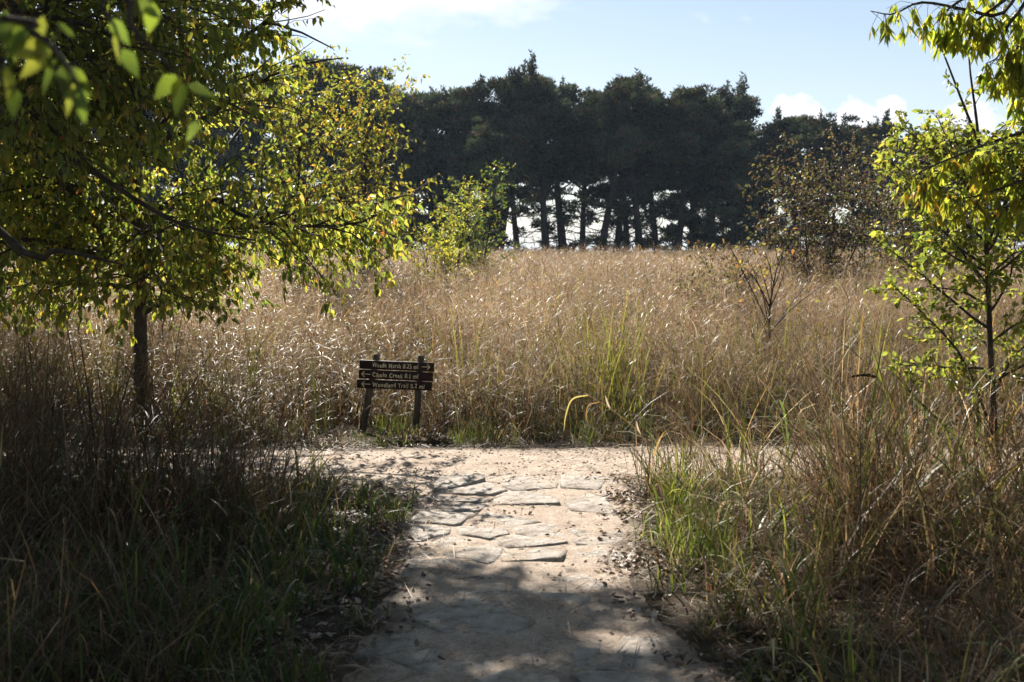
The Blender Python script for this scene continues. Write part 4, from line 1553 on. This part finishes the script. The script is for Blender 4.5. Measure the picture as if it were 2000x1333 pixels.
def field():
    rng = R(400)
    # the edge of the field along the trail, rising from a low fringe to full height
    P = spots(rng, -7, 7, 9.3, 12.6, 34)
    P = P[in_view(P, 1.0)]
    dep = -path_depth(P[:, 0], P[:, 1])
    ok = dep > 0.12
    P, dep = P[ok], dep[ok]
    s = np.clip((dep - 0.1) / 1.7, 0, 1)
    h = (0.30 + 0.70 * s ** 0.8) * (0.75 + 0.5 * fbm(P[:, 0] * 0.8, P[:, 1] * 0.8, 3))
    front = (np.abs(P[:, 0] - SIGN_X) < 0.62) & (P[:, 1] < SIGN_Y + 0.15)
    h = np.where(front, np.minimum(h, 0.13), h)
    behind = (np.abs(P[:, 0] - SIGN_X) < 0.8) & (P[:, 1] < SIGN_Y + 0.9) & ~front
    h = np.where(behind, np.minimum(h, 0.55), h)
    u = rng.uniform(0, 1, len(P))
    mb = MB()
    low = u < 0.55 - 0.9 * s
    green_mass(mb, rng, P[low], np.minimum(h[low], 0.3) * 0.85, 26)
    dry_mass(mb, rng, P[~low], h[~low] * 0.8, 12, 1.1, 0.010, 0.13, 5, 1.0, 1.7)
    wd = (~low) & ~front & (rng.uniform(0, 1, len(P)) < 0.5)
    weed_mass(mb, rng, P[wd], h[wd] * 0.9, 5)
    st = (~low) & (s > 0.25) & (u > 0.4) & ~front
    stalk_mass(mb, rng, P[st], h[st] * 1.12, 4, 9)
    stuff_mesh('field_edge_grass', mb, 'dry and green grass rising along the far edge of the cross trail')
    # the field proper, set out as square sods
    tiles = []
    for k in range(6):
        r = R(420 + k)
        mb = MB()
        Q = spots(r, -0.55, 0.55, -0.55, 0.55, 24)
        h = r.uniform(0.8, 1.2, len(Q))
        dry_mass(mb, r, Q, h * 0.8, 11, 0.9, 0.010, 0.15, 4, 1.0, 1.5)
        stalk_mass(mb, r, Q, h * 1.14, 5, 10)
        tiles.append(source('sod', mb, M['grass']))
    gx, gy = np.meshgrid(np.arange(-11, 12.0), np.arange(12.9, 22.0))
    P = np.stack([gx.ravel(), gy.ravel(), np.zeros(gx.size)], 1) + np.concatenate([rng.uniform(-0.12, 0.12, (gx.size, 2)), np.zeros((gx.size, 1))], 1)
    P = P[in_view(P, 1.2)]
    n = len(P)
    sc = np.ones((n, 3))
    sc[:, 2] = 0.72 + 0.66 * fbm(P[:, 0] * 0.6, P[:, 1] * 0.6, 3)
    scatter('prairie_grass', P, rng.integers(0, 4, n) * math.pi / 2 + rng.uniform(-0.2, 0.2, n), sc, rng.integers(0, 6, n), tiles, 'tall tawny prairie grass filling the field behind the sign', 'grass')
    tiles = []
    for k in range(5):
        r = R(440 + k)
        mb = MB()
        Q = spots(r, -1.1, 1.1, -1.1, 1.1, 9)
        h = r.uniform(0.8, 1.25, len(Q))
        dry_mass(mb, r, Q, h * 0.72, 12, 0.6, 0.014, 0.26, 3, 0.8)
        stalk_mass(mb, r, Q, h * 1.14, 8, 8, 0.0026, 0.011, 0.007)
        tiles.append(source('far_sod', mb, M['grass']))
    gx, gy = np.meshgrid(np.arange(-34, 35, 2.0), np.arange(22.4, 68, 2.0))
    P = np.stack([gx.ravel(), gy.ravel(), np.zeros(gx.size)], 1) + np.concatenate([rng.uniform(-0.25, 0.25, (gx.size, 2)), np.zeros((gx.size, 1))], 1)
    P = P[in_view(P, 2)]
    n = len(P)
    sc = np.ones((n, 3))
    sc[:, 2] = 0.9 + 0.4 * fbm(P[:, 0] * 0.2, P[:, 1] * 0.2, 8)
    scatter('distant_prairie_grass', P, rng.integers(0, 4, n) * math.pi / 2 + rng.uniform(-0.2, 0.2, n), sc, rng.integers(0, 5, n), tiles,
            'hazy tan prairie grass stretching back to the evergreen row', 'grass')
    # yellow green broad blades standing in the near field
    P = spots(rng, -6, 6.5, 10.4, 14.5, 7)
    P = P[in_view(P, 0.5) & (fbm(P[:, 0] * 0.7, P[:, 1] * 0.7, 31) > 0.45) & ~((np.abs(P[:, 0] - SIGN_X) < 0.6) & (P[:, 1] < SIGN_Y + 0.5))]
    mb = MB()
    mass(mb, rng, P, rng.uniform(0.65, 1.1, len(P)), 7, 0.14, 0.014, (0.02, 0.3), (0.05, 1.0), [GREEN, YGREEN], [1, 1], [YGREEN, (0.26, 0.26, 0.05), GOLD], [3, 2, 0.5], 6)
    stuff_mesh('switchgrass', mb, 'upright yellow green blades scattered through the tawny grass')


def sides():
    rng = R(500)
    # left of the path: low by the path, a coarse dark tangle further off
    P = spots(rng, -5.2, -0.3, 3.3, 8.45, 26)
    dep = -path_depth(P[:, 0], P[:, 1])
    ok = (dep > 0.02) & in_view(P, 0.5)
    P, dep = P[ok], dep[ok]
    s = np.clip((dep - 0.5) / 1.1, 0, 1)
    u = rng.uniform(0, 1, len(P))
    near = np.clip((P[:, 1] - 4.2) / 1.8, 0.35, 1)
    hh = (0.12 + 0.16 * np.clip(dep / 0.6, 0, 1) + 0.72 * s * near) * (0.6 + 0.8 * fbm(P[:, 0] * 1.4, P[:, 1] * 1.4, 41))
    mb = MB()
    g = u < 0.5 - 0.35 * s
    green_mass(mb, rng, P[g], np.minimum(hh[g] * 1.1, 0.4), 16, 0.010, 0.5, 0.3)
    d = (u >= 0.25) & (u < 0.8)
    dry_mass(mb, rng, P[d], hh[d], 12, 0.6, 0.009, 0.1, 6, 1.15, 3.5)  # darker browns put the verge's deep shade into the blade colours
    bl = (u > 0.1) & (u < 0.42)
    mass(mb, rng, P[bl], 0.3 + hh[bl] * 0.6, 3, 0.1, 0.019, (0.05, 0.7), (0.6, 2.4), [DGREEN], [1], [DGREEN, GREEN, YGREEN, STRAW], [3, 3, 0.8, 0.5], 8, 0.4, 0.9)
    w = (u > 0.45) & (s > 0.15)
    weed_mass(mb, rng, P[w], hh[w] * 1.3, 10, 0.22, 0.0085)
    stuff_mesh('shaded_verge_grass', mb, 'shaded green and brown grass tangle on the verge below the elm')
    # right of the path: a bank that rises quickly and hides the cross trail
    P = spots(rng, 0.6, 5.4, 3.3, 8.35, 28)
    dep = -path_depth(P[:, 0], P[:, 1])
    ok = (dep > 0.04) & in_view(P, 0.5)
    P, dep = P[ok], dep[ok]
    off = np.maximum(P[:, 0] - 0.82 - 0.12 * np.sin(P[:, 1] * 2.1), 0)
    s = np.clip(off / np.where(P[:, 1] > 6.6, 0.75, 1.15), 0, 1)
    u = rng.uniform(0, 1, len(P))
    near = np.clip((P[:, 1] - 4.3) / 1.8, 0.3, 1)
    hh = (0.17 + 0.86 * s * near) * (0.6 + 0.8 * fbm(P[:, 0] * 1.4, P[:, 1] * 1.4, 43))
    mb = MB()
    g = (u < 0.55 - 0.4 * s) & (u > 0.12 * (dep < 0.2))
    green_mass(mb, rng, P[g], np.minimum(hh[g] * 1.1, 0.4), 18, 0.010, 1.5, 0.4)
    d = (u >= 0.2) & (u < 0.9) & (dep > 0.1)
    dry_mass(mb, rng, P[d], hh[d], 14, 0.7, 0.0095, 0.1, 6, 1.25, 1.3)
    bl = (u > 0.1) & (u < 0.5) & (dep > 0.1)
    mass(mb, rng, P[bl], 0.22 + hh[bl] * 0.8, 3, 0.1, 0.018, (0.05, 0.8), (0.6, 2.6), [GREEN, TAN], [1, 1], [GREEN, YGREEN, STRAW, GOLD, TAN], [2, 3, 3, 0.8, 1], 8, 0.4, 0.9)
    w = (u > 0.55) & (s > 0.3)
    weed_mass(mb, rng, P[w], hh[w] * 1.1, 7, 0.2, 0.0075)
    stuff_mesh('sunny_verge_grass', mb, 'sunlit dry and green grass bank round the foot of the young tree')


field()
sides()


# ------------------------------------------------------------------ litter and gravel
def litter():
    rng = R(600)
    shp = []
    for k in range(9):
        mb = MB()
        leaf_shape(mb, np.array([[-0.5, 0, 0.05]]), np.array([[1.0, 0, 0.25]]), np.array([[0.1 * rng.normal(), 0.3 * rng.normal(), 1.0]]), np.array([1.0]), rng.uniform(0.4, 0.6),
                   pick(rng, 1, [(0.2, 0.145, 0.105), (0.3, 0.235, 0.18), (0.13, 0.095, 0.07), (0.38, 0.31, 0.25), (0.4, 0.24, 0.05)], [2, 2, 2, 1, 0.4]), fold=0.7, droop=0.3)
        shp.append(source('dead_leaf', mb, M['litter']))
    P = spots(rng, -4.5, 4.5, 3.0, 10.2, 800)
    d = path_depth(P[:, 0], P[:, 1])
    pr = np.where(d > 0.25, 0.01, np.where(d > 0, 0.10 + 0.5 * np.clip((0.25 - d) / 0.25, 0, 1), np.where(d > -0.5, 0.9, 0.35)))
    pr = np.where((P[:, 0] > 0) & (np.abs(d) < 0.18) & (P[:, 1] < 8.5), 0.9, pr)
    pr = np.where(P[:, 1] > 8.3, pr * 0.25, pr)
    pr = pr * np.clip((fbm(P[:, 0] * 2.5, P[:, 1] * 2.5, 71) - 0.36) * 5, 0.05, 1)
    ok = (rng.uniform(0, 1, len(P)) < pr) & in_view(P, 0.3)
    P = P[ok]
    P[:, 2] = 0.018 + rng.uniform(0, 0.02, len(P))
    n = len(P)
    scatter('leaf_litter', P, rng.uniform(0, 6.28, n), rng.uniform(0.022, 0.055, n), rng.integers(0, 9, n), shp, 'curled brown dead leaves strewn along the path edges', 'leaf litter',
            tilt=rng.normal(0, 0.3, (n, 2)))
    # twigs and straw
    st = []
    for k in range(4):
        mb = MB()
        blades(mb, rng, 3, disc(rng, 3, 0.3), rng.uniform(0, 6.28, 3), np.full(3, 1.5), rng.uniform(-0.1, 0.15, 3), rng.uniform(0.5, 1.0, 3), np.full(3, 0.02), 3,
               pick(rng, 3, [STRAW, BROWN, TAN], [1, 2, 1]), pick(rng, 3, [STRAW, BROWN, TAN], [1, 2, 1]))
        st.append(source('straw', mb, M['litter']))
    P = spots(rng, -4, 4, 3.0, 10.2, 150)
    d = path_depth(P[:, 0], P[:, 1])
    pr = np.where(d > 0.2, 0.3, np.where(d > -0.7, 0.95, 0.5))
    P = P[(rng.uniform(0, 1, len(P)) < pr) & in_view(P, 0.3)]
    P[:, 2] = 0.02
    n = len(P)
    scatter('fallen_straw', P, rng.uniform(0, 6.28, n), rng.uniform(0.08, 0.3, n), rng.integers(0, 4, n), st, 'dry grass stalks lying on the ground beside the path', 'straw',
            tilt=rng.normal(0, 0.08, (n, 2)))
    # gravel
    gs = []
    for k in range(5):
        mb = MB()
        a = np.arange(6) * math.pi / 3 + rng.uniform(0, 0.5, 6)
        r0 = rng.uniform(0.7, 1.1, 6)
        lo = np.stack([np.cos(a) * r0, np.sin(a) * r0, np.zeros(6)], 1)
        hi = lo * 0.6 + np.array([0, 0, 1.0]) * rng.uniform(0.45, 0.8, (6, 1))
        V = np.concatenate([lo, hi, [[0, 0, 0.75]]])
        q = [[i, (i + 1) % 6, 6 + (i + 1) % 6, 6 + i] for i in range(6)]
        t = [[6 + i, 6 + (i + 1) % 6, 12] for i in range(6)]
        mb.add(V, tris=t, quads=q)
        gs.append(source('pebble', mb, M['gravel']))
    P = spots(rng, -4.5, 3.0, 3.0, 9.9, 900)
    d = path_depth(P[:, 0], P[:, 1])
    pr = np.where(d > 0.05, 0.35, 0.1)
    pr = np.where((P[:, 1] > 8.2) & (d > 0), 1.0, pr)
    P = P[(rng.uniform(0, 1, len(P)) < pr) & in_view(P, 0.2) & (d > -0.3)]
    P[:, 2] = 0.012 + (fbm(P[:, 0] * 2.2, P[:, 1] * 2.2, 21) - 0.5) * 0.024
    n = len(P)
    scatter('gravel', P, rng.uniform(0, 6.28, n), 0.003 + 0.012 * rng.uniform(0, 1, n) ** 4, rng.integers(0, 5, n), gs, 'small reddish gravel scattered over the cross trail', 'gravel')


litter()


# ------------------------------------------------------------------ clumps that stand out one by one
def clump(name, x, y, d, label, specs, seed, cat='grass clump'):
    rng = R(seed)
    p = at(x, y, d) if y else None
    root = empty(name, (p[0], d, 0))
    tag(root, label, cat)
    for part, (n, h, hv, w, spread, th, bd, cb, ct, azc, azs) in specs.items():
        mb = MB()
        az = azc + rng.normal(0, azs, n) if azs < 3 else rng.uniform(0, 6.28, n)
        blades(mb, rng, n, disc(rng, n, spread), az, rng.uniform(th[0], th[1], n), rng.uniform(bd[0], bd[1], n), h * rng.uniform(1 - hv, 1 + hv, n),
               w * rng.uniform(0.7, 1.3, n), 8, pick(rng, n, cb, [1] * len(cb)), pick(rng, n, ct, [1] * len(ct)))
        link(part, mb.mesh(part, M['grass']), root)
    return root


clump('grass_clump', 1185, 700, 11.6, 'tall yellow green grass clump rising above the tawny field right of the sign',
      {'green_blades': (34, 1.15, 0.3, 0.016, 0.3, (0.02, 0.28), (0.05, 0.9), [GREEN, YGREEN], [(0.26, 0.27, 0.05), YGREEN], 0, 9),
       'dry_blades': (26, 0.8, 0.3, 0.010, 0.3, (0.02, 0.4), (0.3, 1.6), [RUST, TAN], [TAN, GOLD], 0, 9)}, 701)
clump('grass_clump', 960, 760, 11.2, 'smaller yellow green grass clump in the field between sign and tall clump',
      {'green_blades': (16, 0.8, 0.3, 0.014, 0.25, (0.02, 0.22), (0.05, 0.8), [GREEN, YGREEN], [(0.26, 0.27, 0.05), YGREEN], 0, 9)}, 702)
clump('grass_tuft', 618, 935, 8.45, 'thin yellow green grass tuft growing at the left edge of the cross trail',
      {'green_blades': (16, 0.27, 0.3, 0.007, 0.05, (0.02, 0.35), (0.1, 0.9), [GREEN, YGREEN], [(0.26, 0.27, 0.06)], 0, 9)}, 703)
clump('grass_tuft', 765, 848, 10.6, 'bright green grass tuft between the two sign posts',
      {'green_blades': (120, 0.2, 0.4, 0.006, 0.2, (0.02, 0.6), (0.1, 1.2), [GREEN], [YGREEN, GREEN], 0, 9)}, 704)
clump('grass_tuft', 775, 1030, 7.0, 'bright green grass tuft on the left path edge beside the flagstones',
      {'green_blades': (70, 0.17, 0.4, 0.006, 0.1, (0.02, 0.7), (0.1, 1.2), [GREEN], [YGREEN, GREEN], 0, 9)}, 705)
clump('grass_tuft', 1330, 1010, 7.1, 'sunlit green grass tuft with long blades on the right path edge',
      {'green_blades': (60, 0.42, 0.4, 0.009, 0.16, (0.02, 0.5), (0.1, 1.2), [GREEN], [(0.22, 0.25, 0.04), YGREEN], 0, 9)}, 706)
clump('grass_tuft', 1370, 1120, 6.1, 'broad spreading green grass tuft in front of the right grass bank',
      {'green_blades': (90, 0.34, 0.4, 0.009, 0.22, (0.05, 0.7), (0.1, 1.2), [GREEN], [(0.2, 0.23, 0.04), YGREEN], 0, 9)}, 707)
def ribbon(mb, ctrl, w0, colour, n=14, taper=True):
    """One long blade through given points."""
    pts = spline(ctrl, n)
    T = norm(np.gradient(pts, axis=0))
    S = norm(np.cross(T, np.array([0.15, 1.0, 0.1])))
    s_ = np.linspace(0, 1, n)
    w = w0 * (0.6 + 0.5 * s_) * (1 - s_ ** 2.6 if taper else 1.0) * 0.5
    S = S * 0.8 + np.array([0, 0.5, 0]) * np.sin(s_ * 3)[:, None]
    V = np.stack([pts - S * w[:, None], pts + S * w[:, None]], 1)
    i = np.arange(n * 2).reshape(n, 2)
    mb.add(V.reshape(-1, 3), quads=np.stack([i[:-1, 0], i[:-1, 1], i[1:, 1], i[1:, 0]], -1), cols=np.array(colour))


def reed(name, x, d, label, parts):
    base = np.array([at(x, 490, d)[0], d, 0.0])
    root = empty(name, tuple(base))
    tag(root, label, 'grass clump')
    for part, ctrl, w, colour, kind in parts:
        mb = MB()
        pts = [base - base if c is None else at(c[0], c[1], d + (c[2] if len(c) > 2 else 0)) - base for c in ctrl]
        if kind == 'tube':
            tube(mb, spline(pts, 10), np.linspace(w, w * 0.5, 10), 5, colour)
        elif kind == 'head':
            tube(mb, spline(pts, 8), w * np.array([0.5, 0.9, 1, 1, 0.95, 0.9, 0.7, 0.3]), 6, colour)
        else:
            ribbon(mb, pts, w, colour)
        link(part, mb.mesh(part, M['grass']), root)
    return root


reed('reed_clump', 1275, 8.3, 'arching pale stalk with drooping yellow blades leaning over the trail corner',
     [('stalk', [None, (1262, 865), (1205, 808), (1142, 768)], 0.006, STRAW, 'tube'),
      ('drooping_blade', [(1150, 772), (1118, 780), (1105, 812), (1101, 845)], 0.02, (0.27, 0.235, 0.09), 'blade'),
      ('drooping_blade', [(1170, 786), (1150, 792), (1145, 812), (1150, 832)], 0.014, (0.26, 0.16, 0.07), 'blade'),
      ('husk', [(1192, 800), (1186, 786), (1182, 772)], 0.022, (0.5, 0.43, 0.33), 'blade'),
      ('husk', [(1252, 852), (1246, 838), (1243, 822)], 0.02, (0.5, 0.43, 0.33), 'blade')])
reed('seeding_stalk', 1775, 6.9, 'stalk bent flat with a dark brown seed spike above the right grass bank',
     [('stalk', [None, (1765, 860), (1740, 775), (1712, 738)], 0.005, YGREEN, 'tube'),
      ('seed_head', [(1714, 738), (1690, 733), (1655, 737)], 0.010, (0.05, 0.04, 0.025), 'head'),
      ('blade', [(1745, 800), (1720, 740), (1705, 690)], 0.02, YGREEN, 'blade')])
reed('fallen_stalk', 1560, 6.6, 'long bleached stalk bowed low across the front of the right grass bank',
     [('stalk', [None, (1560, 1000), (1500, 986), (1440, 988), (1385, 1006)], 0.006, (0.5, 0.44, 0.36), 'tube'),
      ('blade', [(1540, 1000), (1600, 1020), (1660, 1070)], 0.02, DGREEN, 'blade')])
reed('bent_blade', 1880, 6.7, 'bleached white blade bent over beside the young tree trunk',
     [('blade', [None, (1868, 985), (1858, 945), (1835, 928), (1822, 920)], 0.03, (0.55, 0.5, 0.44), 'blade')])
reed('crossing_blades', 1900, 6.8, 'long green blades crossing in front of the young tree trunk',
     [('blade', [None, (1880, 880), (1800, 790), (1722, 700)], 0.026, GREEN, 'blade'), ('blade', [None, (1850, 850), (1770, 760), (1735, 690), (1745, 650)], 0.022, YGREEN, 'blade'),
      ('blade', [None, (1910, 830), (1905, 760), (1925, 720)], 0.02, GREEN, 'blade'), ('blade', [None, (1930, 880), (1985, 800), (1960, 770)], 0.022, (0.26, 0.26, 0.05), 'blade')])
clump('reed_clump', 1720, 900, 6.6, 'tall coarse clump with crossing green blades at the foot of the young tree',
      {'green_blades': (26, 1.05, 0.3, 0.015, 0.3, (0.05, 0.5), (0.1, 1.1), [GREEN, DGREEN], [YGREEN, GREEN], 0, 9),
       'dry_blades': (60, 0.75, 0.4, 0.010, 0.4, (0.05, 0.6), (0.3, 1.8), [BROWN, RUST], [TAN, STRAW, BROWN], 0, 9)}, 709)
clump('weed_clump', 110, 900, 6.3, 'dark tangled clump of arching old stems at the left edge',
      {'old_stems': (170, 1.25, 0.35, 0.011, 0.75, (0.02, 0.6), (0.2, 1.9), [BROWN], [BROWN, RUST], 0, 9),
       'green_blades': (24, 0.8, 0.4, 0.011, 0.5, (0.05, 0.6), (0.3, 1.6), [DGREEN], [DGREEN, GREEN], 0, 9)}, 710)
clump('weed_clump', 400, 930, 6.8, 'dark tangled clump of bowed stems below the elm trunk',
      {'old_stems': (130, 1.05, 0.35, 0.010, 0.6, (0.02, 0.7), (0.2, 1.9), [BROWN], [BROWN, RUST, TAN], 0, 9),
       'green_blades': (18, 0.6, 0.4, 0.010, 0.4, (0.05, 0.6), (0.3, 1.6), [DGREEN], [GREEN], 0, 9)}, 711)
clump('grass_tuft', 330, 1230, 5.0, 'shaded green grass tuft with long blades in the dark foreground',
      {'green_blades': (30, 0.45, 0.4, 0.011, 0.2, (0.05, 0.6), (0.2, 1.5), [DGREEN, GREEN], [GREEN, YGREEN], 0, 9)}, 712)


# ------------------------------------------------------------------ air
def haze():
    mt, N, L = new_mat('haze')
    out = N.new('ShaderNodeOutputMaterial')
    v = N.new('ShaderNodeVolumePrincipled')
    v.inputs['Color'].default_value = (0.62, 0.79, 1.0, 1)
    v.inputs['Density'].default_value = 0.00028
    v.inputs['Anisotropy'].default_value = 0.3
    L.new(v.outputs[0], out.inputs['Volume'])
    mb = MB()
    a, z0, z1 = 4200.0, -1.0, 15.0
    V = [[x, y, z] for z in (z0, z1) for (x, y) in ((-a, -a), (a, -a), (a, a), (-a, a))]
    mb.add(V, quads=[[3, 2, 1, 0], [4, 5, 6, 7], [0, 1, 5, 4], [1, 2, 6, 5], [2, 3, 7, 6], [3, 0, 4, 7]])
    tag(link('haze', mb.mesh('haze', mt)), 'thin bluish haze in the air over the field', 'haze', kind='stuff')


haze()


# ------------------------------------------------------------------ dark weeds standing singly in the field
for x_, d_, h_, lab_, sd_ in ((902, 14.5, 1.45, 'dark wiry weed poking above the grass below the leafy green bush', 801), (1090, 15.5, 1.5, 'dark wiry weed standing behind the tall yellow green clump', 802),
                              (1318, 14.0, 1.5, 'dark wiry weed beside the low grey green shrub', 803), (1640, 13.0, 1.4, 'dark wiry weed between bare sapling and young tree', 804),
                              (600, 12.5, 1.2, 'dark wiry weed between elm trunk and sign', 805)):
    clump('field_weed', x_, 490, d_, lab_, {'stems': (9, h_, 0.2, 0.007, 0.1, (0.02, 0.25), (0.05, 0.5), [BROWN], [BROWN, RUST], 0, 9),
                                            'leaves': (60, h_ * 0.7, 0.4, 0.016, 0.16, (0.05, 0.7), (0.4, 1.6), [DGREEN, BROWN], [DGREEN, GREEN, BROWN], 0, 9)}, sd_, 'weed')
